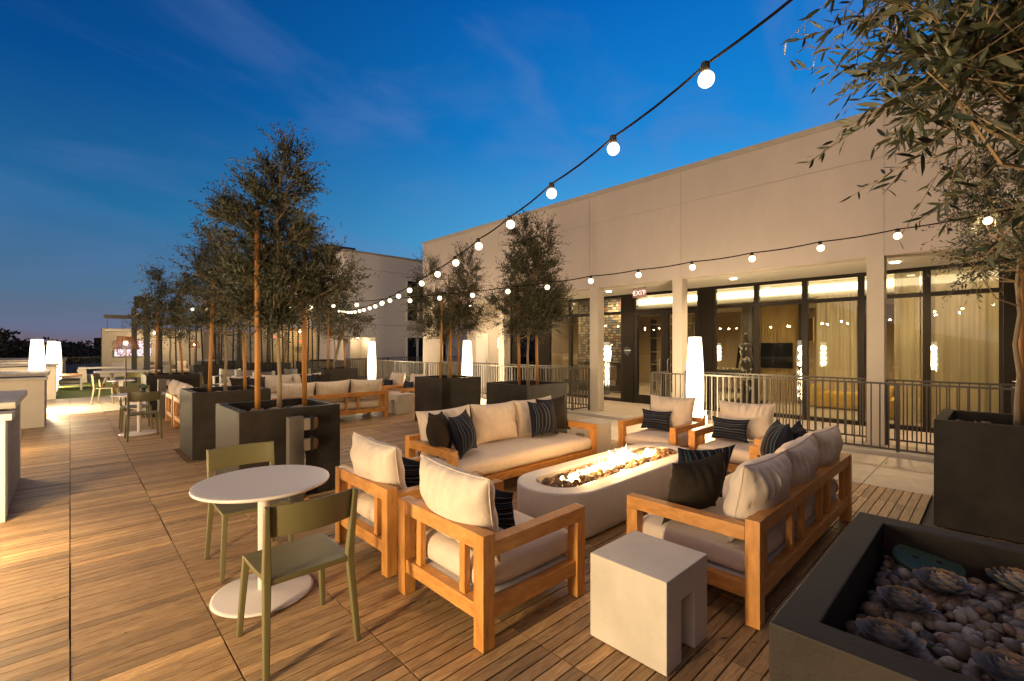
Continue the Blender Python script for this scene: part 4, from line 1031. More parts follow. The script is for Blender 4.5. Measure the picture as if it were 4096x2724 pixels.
# mannequin statue with letters
t = thing('figure_statue', 'glossy black standing figure covered in white letters, inside the lounge', 'statue', (14.15,4.98,0)); t.rotation_euler = (0,0,R_(80))
def skinfig(name, joints, edges, m, parent, sub=2):
    me = bpy.data.meshes.new(name); me.from_pydata([j[0] for j in joints], edges, []); o = bpy.data.objects.new(name, me); link(o)
    sm_ = o.modifiers.new('skin', 'SKIN'); sm_.use_smooth_shade = True; sd = o.modifiers.new('sub', 'SUBSURF'); sd.levels = sd.render_levels = sub
    for i, j in enumerate(joints): me.skin_vertices[0].data[i].radius = j[1]
    me.skin_vertices[0].data[0].use_root = True
    dg = bpy.context.evaluated_depsgraph_get(); me2 = bpy.data.meshes.new_from_object(o.evaluated_get(dg)); bpy.data.objects.remove(o)
    me2.materials.clear(); me2.materials.append(M[m]); o = bpy.data.objects.new(name, me2); link(o); o.parent = parent; 
    for p in me2.polygons: p.use_smooth = True
    return o
J = [((0,0,1.08),(.15,.11)),((0,0,1.28),(.13,.10)),((0,0,1.50),(.17,.12)),((0,0,1.64),(.12,.09)),((0,.0,1.72),(.055,.055)),((0,.01,1.82),(.085,.10)),((0,.015,1.95),(.085,.10)),((0,.01,2.03),(.05,.06)),
     ((.19,0,1.60),(.07,.07)),((.245,-.01,1.33),(.048,.05)),((.25,.05,1.08),(.034,.036)),((.25,.08,.97),(.03,.045)),((-.19,0,1.60),(.07,.07)),((-.245,-.01,1.33),(.048,.05)),((-.25,.05,1.08),(.034,.036)),((-.25,.08,.97),(.03,.045)),
     ((.09,0,1.0),(.095,.10)),((.10,.01,.60),(.062,.066)),((.10,-.01,.22),(.04,.045)),((.10,0,.12),(.04,.045)),((.11,.14,.105),(.04,.028)),((-.09,0,1.0),(.095,.10)),((-.10,.01,.60),(.062,.066)),((-.10,-.01,.22),(.04,.045)),((-.10,0,.12),(.04,.045)),((-.11,.14,.105),(.04,.028))]
Ed = [(0,1),(1,2),(2,3),(3,4),(4,5),(5,6),(6,7),(3,8),(8,9),(9,10),(10,11),(3,12),(12,13),(13,14),(14,15),(0,16),(16,17),(17,18),(18,19),(19,20),(0,21),(21,22),(22,23),(23,24),(24,25)]
skinfig('body', J, Ed, 'black_gloss', t)
B().box(-.42,.42,-.35,.35,0,.075).build('plinth', 'black_gloss', t, bevel=.005)
rr = random.Random(4)
for i in range(34):
    z = rr.uniform(.35,1.68); a = rr.uniform(-1.2,1.2)
    if z > 1.08: cx = 0; r = .17 if z > 1.45 else .15
    else: cx = .1*rr.choice((-1,1)); r = .085
    x, y = cx+math.sin(a)*r, math.cos(a)*(r*.8)+.02
    textmesh('letter', rr.choice('AMRGSNJCWKHLOIVE'), rr.uniform(.09,.13), 'sign_white', t, (x, y+.02, z), (HP, rr.uniform(-.5,.5), math.pi-a), .004)
# pool table, yellow sofa, bench, shelves, photo wall
t = thing('pool_table', 'dark pool table with balls at the back of the lounge', 'pool table', (17.0,6.55,0)); B().box(-.6,.6,-1.1,1.1,.55,.80).build('cabinet','dark_wall',t,bevel=.01); B().box(-.5,.5,-1.0,1.0,.8005,.81).build('cloth','grey_cushion',t)
for sx in (-.5,.5):
    for sy in (-.95,.95): B().box(sx-.06,sx+.06,sy-.06,sy+.06,0,.55).build('leg','dark_wall',t)
for i in range(8): B().sphere((-.3+.06*(i%3),-.3+.09*i,.84), .03, 10, 6).build('ball','sign_white' if i % 2 else 'red_cloth' if 'red_cloth' in M else 'yellow_fabric', t, smooth=True)
def lounge_sofa(label, x, y, w, rz, h=.74):
    t = thing('lounge_sofa', label, 'sofa', (x,y,0), rz, 'yellow sofas inside the lounge')
    rbox('base', w, .95, .42, .05, 'yellow_fabric', t, n=12, loc=(0,0,.03)); rbox('backrest', w, .24, h-.1, .06, 'yellow_fabric', t, n=12, loc=(0,-.36,.04))
    for sx in (-1,1): rbox('armrest', .2, .9, .58, .06, 'yellow_fabric', t, n=12, loc=(sx*(w/2-.1),.02,.035))
    c = pillow('cushion', .5,.45,.2,'yellow_fabric',t,seed=3); c.location = (w*.2,-.12,.45); c.rotation_euler = (R_(15),0,0)
    return t
lounge_sofa('mustard yellow sofa inside the lounge, left of the column', 14.6, 2.75, 1.3, HP)
lounge_sofa('mustard yellow sofa with pillows inside the lounge, right of the column', 13.5, 1.05, 1.6, HP)
t = thing('photo_wall', 'wall of small framed photo tiles left of the lounge doors', 'photo wall', (13.6,9.75,0)); B().box(0,.06,-.95,.95,.0,3.3).build('panel','dark_wall',t)
rr = random.Random(9); cols = ['tile_a','tile_b','tile_c','tile_d']
mat('tile_a',(.40,.34,.27),.5); mat('tile_b',(.20,.16,.14),.5); mat('tile_c',(.30,.10,.06),.5); mat('tile_d',(.10,.13,.17),.5)
bb = {c: B() for c in cols}
for i in range(17):
    for j in range(24):
        y = -.92+i*.108; z = 1.05+j*.092; bb[rr.choices(cols, (4,4,1,2))[0]].box(-.016, -.001, y+.008, y+.098, z+.008, z+.08)
for c in cols: bb[c].build('photo_tile', c, t)
t = thing('lounge_bench', 'grey upholstered bench under the photo wall', 'bench', (13.0,9.75,0)); B().box(-.3,.3,-.9,.9,.30,.46).build('seat','grey_cushion',t,bevel=.02); B().box(.3,.36,-.9,.9,.46,.95).build('backrest','grey_cushion',t,bevel=.02)
for sy in (-.7,.7): B().box(-.2,.2,sy-.03,sy+.03,0,.30).build('leg','dark_steel',t)
o = pillow('checkered_pillow', .42,.42,.15,'tile_a',None,seed=5); o.location = (13.05,9.35,.46); o.rotation_euler = (R_(12),0,HP); tag(o,'black and white checkered pillow on the grey lounge bench','pillow')
o = pillow('tan_pillow', .42,.42,.15,'pale_wood',None,seed=6); o.location = (13.05,10.1,.46); o.rotation_euler = (R_(12),0,HP); tag(o,'tan pillow on the left of the grey lounge bench','pillow')
t = thing('storage_shelf', 'dark shelving with orange boxes seen through the lounge doors', 'shelf', (15.5,7.9,0)); 
for z in (.35,.95,1.4,1.9,2.4): B().box(-.2,.2,-.8,.8,z,z+.03).build('shelf_board','pale_wood',t)
for y in (-.8,0,.78): B().box(-.2,.2,y,y+.02,0,2.6).build('upright','dark_wall',t)
for y in (-.6,-.2,.2,.6): B().box(-.18,.15,y-.15,y+.15,.381,.62).build('orange_box','stake_wood',t,bevel=.01)
# signs
t = thing('exit_sign', 'glowing red EXIT sign hanging under the arcade ceiling by the doors', 'sign', (10.5,6.28,2.98)); t.rotation_euler = (0,0,0)
B().box(-.012,.012,-.19,.19,-.11,.10).build('panel','sign_panel',t,bevel=.004); B().box(-.03,.03,-.15,.15,.1005,.139).build('mount','alu',t)
textmesh('lettering','EXIT',.175,'sign_glow',t,(-.016,0,-.005),(HP,0,-HP),.001)
for s_ in (-1,1): textmesh('arrow','<' if s_ > 0 else '>',.12,'sign_glow',t,(-.016,s_*.165,0),(HP,0,-HP),.001)
t = thing('lounge_sign', 'round black sign reading LOUNGE on the panel left of the doors', 'sign', (11.633,7.34,1.50)); b = B(); b.lathe([(0,0),(.13,0),(.132,.006),(.126,.012),(0,.012)],40).build('disc','sign_black',t,smooth=False); t.children[0].rotation_euler = (0,-HP,0)
textmesh('lettering','LOUNGE',.052,'sign_white',t,(-.0135,0,0),(HP,0,-HP),.001)
t = thing('lounge_sign', 'second round dark sign near the left glass bay', 'sign', (11.66,10.64,1.55)); b = B(); b.lathe([(0,0),(.13,0),(.132,.006),(.126,.012),(0,.012)],40).build('disc','sign_black',t); t.children[0].rotation_euler = (0,-HP,0); t['label'] = 'round dark sign on the panel behind the full olive tree'
for y, z in ((12.9,1.75),): 
    t = thing('wall_sconce', 'glowing wall light in the recess behind the olive trees', 'wall light', (11.66,y,z)); B().box(-.03,.03,-.05,.05,-.2,.2).build('diffuser','interior_lamp',t,bevel=.01)

# ------------------------------------------------------------------ railings
def railing(label, pts, h=1.08, z0=0, sp=.105, posts=None, par=None):
    t = thing('metal_railing', label, 'railing', (pts[0][0], pts[0][1], 0), 0, 'dark metal railings'); O = Vector((pts[0][0], pts[0][1], 0))
    for a, c in zip(pts, pts[1:]):
        a = Vector((*a,0))-O; c = Vector((*c,0))-O; L = (c-a).length; d = (c-a)/L
        B().beam(a+Vector((0,0,h-.016)), c+Vector((0,0,h-.016)), .045,.028).build('top_rail','rail_metal',t)
        B().beam(a+Vector((0,0,z0+.09)), c+Vector((0,0,z0+.09)), .036,.028).build('bottom_rail','rail_metal',t)
        npst = max(1, round(L/1.95)); 
        for k in range(npst+1):
            p = a+d*(L*k/npst); 
            if k == 0 and a.length > 1e-6: continue
            B().beam(p+Vector((0,0,z0)), p+Vector((0,0,h-.0305)), .044,.044,up=(0,1,0)).build('post','rail_metal',t)
        b = B()
        for k in range(npst):
            s0, s1 = L*k/npst, L*(k+1)/npst; n = max(1, round((s1-s0)/sp))
            b = B()
            for q in range(1, n):
                p = a+d*(s0+(s1-s0)*q/n); b.beam(p+Vector((0,0,z0+.105)), p+Vector((0,0,h-.031)), .017,.017,up=(0,1,0))
            b.build('baluster_panel','rail_metal',t)
    return t
railing('dark railing with a short return, in front of the lounge windows on the right', [(9.55,5.0),(8.84,5.0),(8.84,-3.0)])
railing('dark railing with a short return, left of the lounge entrance', [(9.5,7.12),(8.84,7.12),(8.84,17.7)])
railing('inner railing between two columns right of the lounge doors', [(9.75,4.70),(9.75,1.50)])
railing('inner railing at the right edge beyond the column', [(9.75,1.25),(9.75,-2.0)])
railing('inner railing left of the entrance column behind the olive trees', [(9.75,7.2),(9.75,10.38)])
railing('inner railing across the opening at the far end of the lounge', [(9.75,10.66),(9.75,13.95)])
railing('railing crossing in front of the far white building, right part', [(10.9,20.4),(16.0,20.4)], z0=0)
railing('railing turning the corner beside the far floor lamp', [(8.84,17.75),(8.84,19.9),(10.9,19.9)])
railing('long railing at the far left edge of the roof beyond the lawn', [(-4,32.4),(1.25,32.4)], h=1.07)

# ------------------------------------------------------------------ low walls on the left
def low_wall(label, y0, y1, xr=-.40, h=1.0, stub=True, blocks=True):
    t = thing('low_wall', label, 'wall', (xr, y0, 0), 0, 'low stucco walls along the left side')
    B().box(-3.2, -.0, 0, .22, 0, h-.06).build('stucco_face','stucco_warm',t,bevel=.008)
    b = B(); 
    B().box(-3.2,-.03,.221,(y1-y0)-.12,0,h-.02).build('core','mortar',t)
    if blocks:
        n = int((h-.02)/.197)
        for j in range(5):
            yy = .2215
            while yy < (y1-y0)-.13: 
                e = min(yy+.42, (y1-y0)-.121); b.box(-.029,-.012,yy+.003,e-.003,j*.197+.003,min(h-.022,(j+1)*.197-.003)); yy = e
        b.build('block_face','block',t)
    B().box(-3.2,-.01,(y1-y0)-.119,(y1-y0),0,h+.0).build('end_face','stucco_warm',t,bevel=.006)
    B().box(-3.3,.045,-.05,.26,h-.059,h+.0).build('front_cap','cap_stone',t,bevel=.006)
    B().box(-3.3,.045,.32,(y1-y0)+.06,h+.011,h+.075).build('rear_cap','cap_stone',t,bevel=.006)
    return t
low_wall('low white capped wall at the left picture edge, nearest one', 6.30, 8.32, -.43)
low_wall('low white capped wall, second from the camera along the left side', 13.16, 14.9, -.37)
low_wall('brightly lit low wall, third along the left side by the lawn', 19.9, 21.7, -.31)
low_wall('brightly lit low wall, fourth along the left side', 26.3, 27.6, -.28)
low_wall('brightly lit low wall, farthest along the left side', 30.6, 31.6, -.15)

# ------------------------------------------------------------------ far white building
fb = thing('apartment_building', 'far white building with tall windows and a lit doorway recess', 'building', (10.14, 23, 0))
def fbb(b, name, m, par=None, **k):
    for v in b.bm.verts: v.co.x -= 10.14; v.co.y -= 23
    return b.build(name, m, par or fb, **k)
fbb(B().box(10.14,34,23.0,23.3,2.09,6.5).box(10.14,10.45,23,23.3,-.3,2.09).box(11.85,34,23,23.3,-.3,2.09).box(10.14,10.44,23.3,60,-.3,6.5).box(10.44,34,23.3,60,6.2,6.3), 'wall', 'white_stucco')
fbb(B().box(10.10,34,22.96,23.32,6.5,6.6).box(10.10,10.46,23.32,60,6.5,6.6), 'parapet_cap', 'cap_stone')
fbb(B().box(10.14,34,22.990,22.9985,5.68,5.70).box(10.14,34,22.990,22.9985,2.76,2.78), 'joint', 'groove')
r_ = fbb(B().box(10.45,11.85,24.8,24.9,-.3,2.09).box(10.44,10.45,23.3,24.8,-.3,2.09).box(11.85,11.95,23.3,24.8,-.3,2.09).box(10.45,11.85,23.3,24.8,2.09,2.19), 'doorway_recess', 'stucco_warm')
fbb(B().lathe([(0,2.06),(.06,2.06),(.06,2.089)],12,(11.4,24.1,0)),'downlight','downlight_glow'); lamp_light('POINT', fb, (1.26,1.1,1.95), 30, (1,.78,.46), .06)
for x0, x1, z0, z1, mx in ((13.71,15.3,3.0,5.39,14.47),(13.71,16.5,-.1,2.18,14.4)):
    f = fbb(B().box(x0,x1,22.93,22.999,z1-.07,z1).box(x0,x1,22.93,22.999,z0,z0+.07).box(x0,x0+.07,22.93,22.999,z0+.07,z1-.07).box(x1-.07,x1,22.93,22.999,z0+.07,z1-.07).box(mx-.03,mx+.08,22.93,22.999,z0+.07,z1-.07), 'window', 'white_paint')
    fbb(B().box(x0+.071,mx-.031,22.975,22.985,z0+.071,z1-.071).box(mx+.081,x1-.071,22.975,22.985,z0+.071,z1-.071), 'pane', 'black_gloss', f)
fbb(B().box(13.72,14.22,22.95,22.999,2.5,2.72),'vent','cap_stone')
fbb(B().box(10.6,12.6,27,29,6.6,7.6),'rooftop_unit','grey_metal')

# ------------------------------------------------------------------ outdoor screen wall, pergola, slat screen
t = thing('screen_wall', 'white freestanding wall carrying the outdoor television at the far left', 'wall', (1.2,32,0))
B().box(0,4.4,0,.9,0,2.5).build('wall','stucco_warm',t); B().box(-.03,4.43,-.03,.93,2.5,2.56).build('parapet_cap','cap_stone',t)
B().box(4.4,9.0,1.2,1.5,0,2.5).build('side_wall','stucco_warm',t)
t = thing('wall_television', 'lit outdoor television on the white wall behind the wicker lamp', 'television', (2.45,31.95,1.49)); B().box(-.78,.78,-.03,.03,-.42,.42).build('casing','black_gloss',t)
def tvscreen():
    m = bpy.data.materials.new('tv_picture'); m.use_nodes = True; tt = m.node_tree; tt.nodes.clear(); o = N('ShaderNodeOutputMaterial', tt); e = N('ShaderNodeEmission', tt)
    c = N('ShaderNodeTexCoord', tt); n = N('ShaderNodeTexNoise', tt); n.inputs['Scale'].default_value = 3.2; n.inputs['Detail'].default_value = 3; n.inputs['Distortion'].default_value = 2.5; tt.links.new(c.outputs['Object'], n.inputs['Vector'])
    r = ramp(tt, [(.30,(.02,.015,.02,1)),(.42,(.30,.12,.12,1)),(.5,(.75,.55,.55,1)),(.58,(.95,.9,.95,1)),(.66,(.2,.2,.3,1)),(.75,(.9,.85,.85,1))]); tt.links.new(n.outputs['Fac'], r.inputs[0])
    tt.links.new(r.outputs[0], e.inputs[0]); e.inputs[1].default_value = 1.3; tt.links.new(e.outputs[0], o.inputs[0]); M['tv_picture'] = m
tvscreen(); B().box(-.765,.765,-.035,-.031,-.405,.405).build('screen','tv_picture',t)
pg = thing('pergola', 'dark steel pergola frame over the far lounge on the left', 'pergola', (2.04,21.6,0))
for x, y in ((0,0),(3.0,0),(0,4.6),(3.0,4.6),(.62,2.2)): B().box(x-.09,x+.09,y-.09,y+.09,0,3.3 if x == 0 else 2.8).build('post','dark_steel',pg)
B().box(-1.18,5.2,-.06,.06,2.60,2.73).build('beam','dark_steel',pg); B().box(0,5.2,4.54,4.66,2.60,2.73).build('beam','dark_steel',pg)
B().box(-.03,.03,.061,4.539,2.61,2.72).build('beam','dark_steel',pg); B().box(3.,3.06,.061,4.539,2.61,2.72).build('beam','dark_steel',pg)
t = thing('speaker_box', 'dark box mounted on top of the pergola post', 'speaker', (1.84,21.6,3.22)); B().box(-.16,.30,-.12,.12,-.21,.21).build('box','dark_steel',t,bevel=.01); B().box(-.15,.29,-.125,-.1205,-.2,.2).build('grille','black_rubber',t)
t = thing('infrared_heater', 'slim patio heater hanging below the pergola beam', 'heater', (1.15,21.7,2.19)); B().box(-.27,.27,-.05,.05,-.04,.04).build('body','alu',t,bevel=.008); B().box(-.25,.25,-.03,.03,-.05,-.0405).build('element','dark_steel',t)
for x in (-.2,.2): B().tube([(x,0,.04),(x,-.1,.41)],.008,6).build('hanger','dark_steel',t)
t = thing('slat_screen', 'horizontal wooden slat screen lit warmly from behind, far centre left', 'screen', (6.95,24,0))
b = B()
for i in range(19): b.box(0,2.2,-.02,.02,.62+i*.10,.675+i*.10)
b.build('slat_panel','pale_wood',t)
for x in (-.04,.75,1.5,2.24): B().box(x-.06,x+.06,.021,.10,0,2.6).build('post','dark_steel',t)
o = B().box(0,2.6,0,.2,0,2.6).build('garden_wall','stucco_warm',None,loc=(6.9,25.6,0)); tag(o,'pale lit wall behind the wooden slat screen','wall')
for x, y, z, w, l in ((7.9,22.9,2.35,75,'warm bulkhead light in front of the slat screen'),(5.3,28.2,2.2,90,'warm wall light above the grills'),(3.2,30.5,2.3,90,'warm wall light beside the screen wall')):
    t = thing('wall_light', l, 'wall light', (x,y,z), 0, 'warm wall lights of the far lounge'); B().sphere((0,0,0),.07).build('globe','interior_bulb',t,smooth=True); lamp_light('POINT', t, (0,0,0), w, (1,.72,.38), .06)
for i, (x, y, z) in enumerate(((7.05,23.5,2.05),(8.1,23.5,1.85))):
    t = thing('heat_lamp', 'small red heater glowing %s the slat screen' % ('at the left end of','near the middle of')[i], 'heater', (x,y,z), 0, 'red patio heaters'); B().box(-.12,.12,-.04,.04,-.05,.05).build('housing','alu',t,bevel=.01); B().box(-.1,.1,-.046,-.0405,-.035,.035).build('element','red_glow',t)
# grills, counters, far planters
t = thing('grill_counter', 'dark outdoor kitchen counter with two hooded grills behind the trunks', 'counter', (3.9,22.6,0))
B().box(0,1.7,0,.8,0,1.0).build('cabinet','dark_steel',t); B().box(-.03,1.73,-.03,.83,1.0,1.05).build('worktop','cap_stone',t)
for x in (.15,.95): B().poly([(0,0),(.6,0),(.6,.22),(.45,.36),(.15,.36),(0,.22)],'x',x,x+.65).build('grill_hood','alu',t,bevel=.01)
def far_planter(l, x, y, w, d, h, m='planter_grey'):
    t = thing('planter', l, 'planter', (x,y,0), 0, 'long grey planters of the far lounge'); B().box(0,w,0,d,0,h-.08).box(0,w,0,.06,h-.08,h).box(0,w,d-.06,d,h-.08,h).box(0,.06,.06,d-.06,h-.08,h).box(w-.06,w,.06,d-.06,h-.08,h).build('planter_shell',m,t); B().box(.061,w-.061,.061,d-.061,h-.079,h-.04).build('soil','soil',t)
far_planter('long dark planter below the slat screen, right part, behind the farthest olive planter', 6.55,18.6,1.9,.8,1.02)
far_planter('long grey planter left of the slat screen behind the nearest olive trunks', 4.75,18.6,1.35,.8,1.0)
far_planter('grey planter right of the farthest olive tree, by the corner railing', 8.05,21.2,1.0,.8,1.0)
far_planter('dark planter behind the far left olive planter', 3.0,18.6,.9,.8,.96)
# bare multi-trunk trees
def bare_tree(l, x, y, s):
    t = thing('young_tree', l, 'tree', (x,y,0), 0, 'bare trunked trees of the far lounge'); r = random.Random(s); b = B()
    for k in range(3):
        a = r.uniform(0,6.28); b.tube([(0,0,.5),(math.cos(a)*.10,math.sin(a)*.1,1.1),(math.cos(a)*.28,math.sin(a)*.2,1.8),(math.cos(a)*.42,math.sin(a)*.3,2.6)],[.06,.05,.035,.015],8)
    b.build('trunk','trunk',t,smooth=True)
    crown(t,[(0,0,2.7,.8,.8,.6)],260,.10,s,twigL=.35,per=9,wk=.3)
bare_tree('pale forked tree behind the sofas, left of the slat screen', 5.9,19.0,1); bare_tree('pale forked tree right of the slat screen', 7.9,19.0,2); bare_tree('pale forked tree in front of the grill wall', 4.2,20.9,3)
# twisted dark poles
def wrapped_pole(l, x, y, tx, ty, h=2.6):
    t = thing('wrapped_pole', l, 'pole', (x,y,0), 0, 'dark rope wrapped poles behind the left planters'); n = 40; b = B(); P = Vector((tx,ty,h))
    b.tube([(0,0,0),P],[.024,.020],8).build('pole','black_rubber',t); b = B()
    b.tube([tuple(P*(i/150)+Vector((math.cos(i*1.05)*.026,math.sin(i*1.05)*.026,0))) for i in range(151)], .010, 5, cap=False).build('rope_wrap','black_rubber',t,smooth=True)
def gpx(px, d): u = (px-2048)/FPX*d; return FW[0]*d+RT[0]*u, FW[1]*d+RT[1]*u
poles = [(780+380*.2295,780+340*.2295,17.2),(780+440*.2295,780+470*.2295,17.2),(780+160*.2295,780+110*.2295,16.8),(780+650*.2295,780+670*.2295,16.5),(780+795*.2295,780+760*.2295,16.5),(780+978*.2295,780+960*.2295,16),(780+1185*.2295,780+1150*.2295,16),(780+1245*.2295,780+1270*.2295,16),(780+1375*.2295,780+1340*.2295,16.2),(780+1555*.2295,780+1520*.2295,16),(780+1610*.2295,780+1635*.2295,16),(780+1730*.2295,780+1700*.2295,16.4),(780+1785*.2295,780+1800*.2295,16.4),(780+1955*.2295,780+1980*.2295,16),(1080+755*.2295,1080+735*.2295,16.3),(1080+830*.2295,1080+860*.2295,16.3),
         (620+95*.3189,620+70*.3189,17.5),(620+275*.3189,620+255*.3189,17.5),(620+445*.3189,620+430*.3189,17.6),(620+510*.3189,620+517*.3189,17.6)]
order = sorted(range(len(poles)), key=lambda i: poles[i][0])
words = ['first','second','third','fourth','fifth','sixth','seventh','eighth','ninth','tenth','eleventh','twelfth','thirteenth','fourteenth','fifteenth','sixteenth','seventeenth','eighteenth','nineteenth','twentieth']
for k, i in enumerate(order):
    b0, t0, d = poles[i]; x, y = gpx(b0, d); x2, y2 = gpx(t0, d); wrapped_pole('dark rope wrapped pole, %s from the left behind the olive trunks' % words[k], x, y, (x2-x)*1.2, (y2-y)*1.2)
# white slatted armchairs
def slat_chair(l, x, y, rz):
    t = thing('slatted_chair', l, 'chair', (x,y,0), rz, 'white slatted armchairs of the far lounge')
    for sx in (-.3,.3):
        B().box(sx-.03,sx+.03,.25,.31,0,.6).build('leg','white_paint',t); B().box(sx-.03,sx+.03,-.31,-.25,0,.85).build('leg','white_paint',t); B().box(sx-.05,sx+.05,-.249,.33,.601,.63).build('armrest','white_paint',t)
    for i in range(5): B().box(-.26,.26,-.30,-.27,.42+i*.085,.48+i*.085).build('back_slat','white_paint',t)
    B().box(-.27,.27,-.25,.28,.33,.38).build('seat','white_paint',t)
    c = pillow('cushion',.5,.45,.15,'grey_cushion',t,seed=2); c.location = (0,-.2,.4); c.rotation_euler = (R_(12),0,0)
slat_chair('white slatted armchair, left one between the orange stakes', 3.85,18.0,2.6); slat_chair('white slatted armchair, middle one behind the orange stakes', 4.15,16.9,2.9); slat_chair('white slatted armchair, right one with its back to us', 4.25,15.8,.2)
def grey_sofa(l, x, y, w, rz):
    t = thing('grey_sofa', l, 'sofa', (x,y,0), rz, 'low grey sofas of the far lounge')
    B().box(-w/2,w/2,-.4,.4,.08,.26).build('base','planter_pale',t,bevel=.01); rbox('seat_cushion',w-.04,.74,.17,.05,'linen',t,n=12,loc=(0,.02,.265)); B().box(-w/2,w/2,-.46,-.401,.08,.66).build('backrest','grey_cushion',t,bevel=.02)
    for i in range(3):
        c = pillow('cushion',.48,.44,.17,('linen','grey_cushion','grey_cushion')[i],t,seed=i); c.location = (-w/3+i*w/3,-.28,.42); c.rotation_euler = (R_(12),0,R_(i*9-9))
grey_sofa('low grey sofa with pale and dark pillows below the slat screen', 6.2,16.6,1.9,math.pi)
grey_sofa('low grey sofa against the screen wall side, behind the dark pergola post', 3.6,29.4,1.9,math.pi)
t = thing('wall_art', 'small dark framed art on the lit wall behind the grills', 'picture', (5.0,32.6,1.7)); B().box(-.28,.28,-.03,.03,-.3,.3).build('frame','dark_steel',t); B().box(-.18,.18,-.036,-.0305,-.2,.2).build('canvas','planter_pale',t)

# ------------------------------------------------------------------ lawn furniture
t = thing('picnic_table', 'long white communal table with angled orange legs on the lawn', 'table', (1.45,21.6,0))
B().box(-.85,.95,-.42,.42,.70,.75).build('tabletop','white_metal',t,bevel=.006)
for x in (-.45,.6):
    for sx, sy in ((-.12,.3),(.12,-.3)):
        o = B().beam((x,sy*.5,.699),(x+sx,sy,.30),.09,.05,.08,.05).build('leg','white_metal',t); B().beam((x+sx,sy,.299),(x+sx*1.7,sy*1.3,0),.08,.05,.06,.04).build('foot','stake_wood',o)
B().box(-.75,.85,-.05,.05,.55,.69).build('apron','white_metal',t)
for l, x, y, w in (('white pedestal side table beside the communal table',1.12,18.4,.32),): 
    t = thing('side_table', l, 'table', (x,y,0)); B().box(-w,w,-.3,.3,.56,.60).build('tabletop','white_metal',t,bevel=.005); B().beam((0,0,.555),(0,0,.25),.12,.10,.05,.05).build('stem','white_metal',t); B().beam((0,0,.249),(0,0,0),.05,.05,.10,.10).build('foot','white_metal',t)
def bench(l, x, y, w):
    t = thing('white_bench', l, 'bench', (x,y,0), 0, 'white benches at the far edge of the lawn'); B().box(-w/2,w/2,-.2,.2,.62,.70).build('seat','white_metal',t,bevel=.01)
    for s_ in (-1,1): B().beam((s_*(w/2-.12),0,.619),(s_*(w/2-.18),0,0),.16,.3,.10,.25).build('leg','white_metal',t)
bench('long white bench behind the communal table', 1.9,27.8,3.3)
for l, x, y, rz in (('white angular lounge chair on the lawn by the far railing',.30,28.6,-HP),('second white angular lounge chair left of the screen wall',1.9,29.6,math.pi),('third white angular lounge chair under the outdoor television',3.2,29.9,math.pi)):
    t = thing('lounge_chair', l, 'chair', (x,y,0), rz, 'white angular lawn chairs'); 
    for sx in (-.36,.34): B().poly([(-.55,0),(.5,0),(.5,.36),(-.35,.22),(-.7,.62),(-.76,.60),(-.55,.1)],'x',sx,sx+.03).build('side_panel','white_metal',t)
    B().poly([(.5,.33),(-.33,.19),(-.33,.22),(.5,.36)],'x',-.329,.339).build('seat','white_metal',t); B().poly([(-.62,.46),(-.80,.80),(-.77,.82),(-.58,.48)],'x',-.40,.40).build('backrest','white_metal',t)
t = thing('slatted_table', 'low white table with orange slatted top beside the third low wall', 'table', (.0,24.3,0)); 
for x in (-.35,.3):
    for y in (-.9,.9): B().box(x-.03,x+.03,y-.03,y+.03,0,.5).build('leg','white_metal',t)
B().box(-.38,.33,-.94,.94,.50,.54).build('tabletop','stake_wood',t); B().box(-.34,.29,-.9,.9,.18,.22).build('shelf','white_metal',t)
rbox('cushion',.6,1.6,.14,.05,'grey_cushion',t,n=10,loc=(0,0,.225))
o = copy_tree(c0, (.74,17.4,0), -HP-.35, 'olive green metal chair seen from its side at the lawn edge')

# ------------------------------------------------------------------ distant trees and skyline beyond the roof
def far_tree(l, x, y, top, r, s, name='far_tree', pink=False):
    t = thing(name, l, 'tree', (x,y,-14), 0, 'dark trees beyond the roof edge'); h = top+14; B().tube([(0,0,0),(.3,0,h*.5),(0,.2,h*.85)],[.5,.35,.15],7).build('trunk','trunk',t)
    rg = np.random.RandomState(s); n = 2600; nb = 16; bc_ = rg.randn(nb,3)*[r*.42,r*.42,r*.30]+[0,0,h-r*.75]; k = rg.randint(nb, size=n); P = bc_[k]+unit(rg.randn(n,3))*(rg.rand(n,1)**.4)*r*.42
    P[:,2] = np.minimum(P[:,2], h+rg.rand(n)*.2*r*.3); D = unit(rg.randn(n,3)); V, F = leaves_at(P, D, unit(np.cross(D, rg.randn(n,3))), np.full(n,r*.13), np.full(n,r*.085)); mesh_np('crown', V, F, 'dark_leaf', t, rg.rand(n))
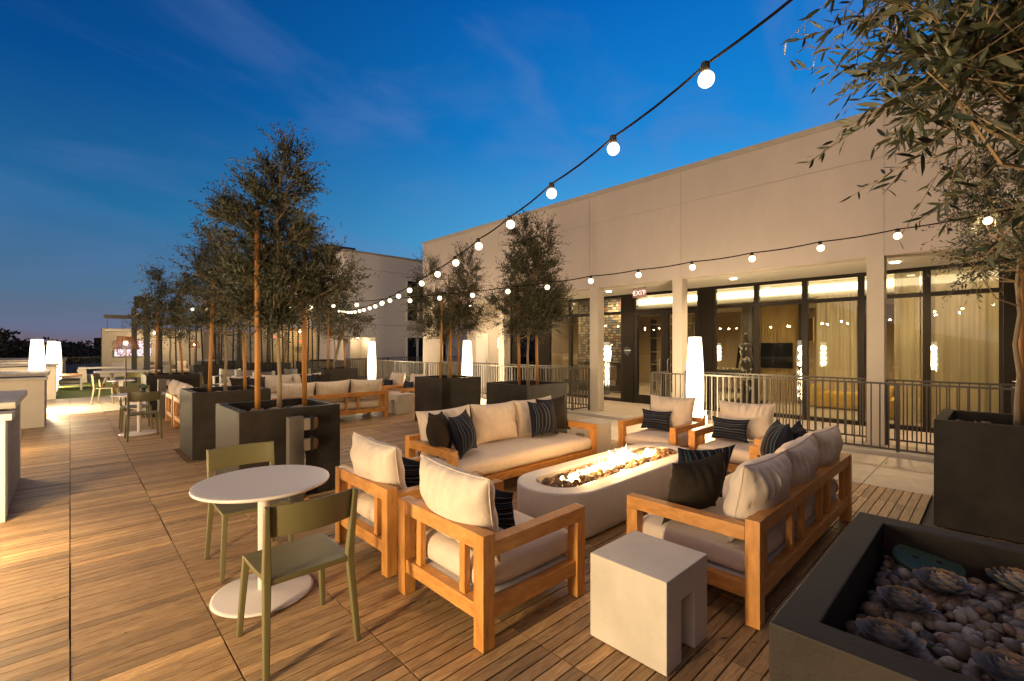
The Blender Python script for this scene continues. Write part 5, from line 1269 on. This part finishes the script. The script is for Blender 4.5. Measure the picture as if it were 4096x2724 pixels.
px0 = [(-40,1330,30),(60,1400,44),(110,1378,40),(185,1402,52),(250,1396,56),(330,1378,60),(395,1384,64),(300,1392,58),(220,1372,75),(150,1392,62),(20,1395,60),(430,1372,70),(365,1398,50),(270,1404,46),(95,1406,50)]
names = ['tallest rounded crown at the left picture edge','low crown right of the tallest one','bushy crown left of the glowing lamps','crown directly behind the first lamp top','crown right of the lamp tops','pinkish crown near the screen wall','crown touching the screen wall','low crown behind the far railing','distant crown behind the second lamp','distant crown left of the lamps','low crown at the far left edge','highest crown beside the screen wall','low crown in front of the screen wall side','lowest crown above the far railing','lowest crown above the low walls']
for i, ((px, py, d), nm) in enumerate(zip(px0, names)):
    x, y = gpx(px, d); top = H-(py-1385)*d/FPX; far_tree('dark dusk tree, '+nm, x, y, top, d*.055+.6, 200+i)
for i in range(10):
    d = 60+6*i; px = 1400+i*20
x, y = gpx(425, 120)
t = thing('far_building', 'dark stepped building on the skyline left of the screen wall', 'building', (x,y,-14)); t.rotation_euler = (0,0,-YAW)
B().box(-3.2,4,0,8,0,14+H+2.2).box(-.8,6,.1,8.1,14+H+2.2,14+H+3.4).box(1.5,6,.2,8.2,14+H+3.4,14+H+4.1).build('block','planter_grey',t)
for i, (px, py, d) in enumerate(((278,1407,80),(40,1392,150),(115,1400,140))):
    x, y = gpx(px, d); o = B().sphere((0,0,0), .10 if i == 0 else .16, 8, 6).build('distant_light','city_glow',None,loc=(x,y,H-(py-1385)*d/FPX)); tag(o, ['small orange light glowing above the far railing','tiny distant light at the left edge of the skyline','tiny distant light left of the lamp tops'][i], 'light')

# dry leaves blown on to the deck
rg = np.random.RandomState(44); n = 150
P = np.stack([rg.uniform(-.5,6.5,n), rg.uniform(.6,12,n), np.full(n,.006)],1); a = rg.rand(n)*6.28; D = np.stack([np.cos(a),np.sin(a),rg.normal(0,.05,n)],1)
V, F = leaves_at(P, unit(D), np.tile([0.05,0,1.],(n,1)), rg.uniform(.03,.055,n), rg.uniform(.008,.013,n), True)
struct(mesh_np('leaf_litter', V, F, 'dark_leaf', None, rg.rand(n)), 'stuff')
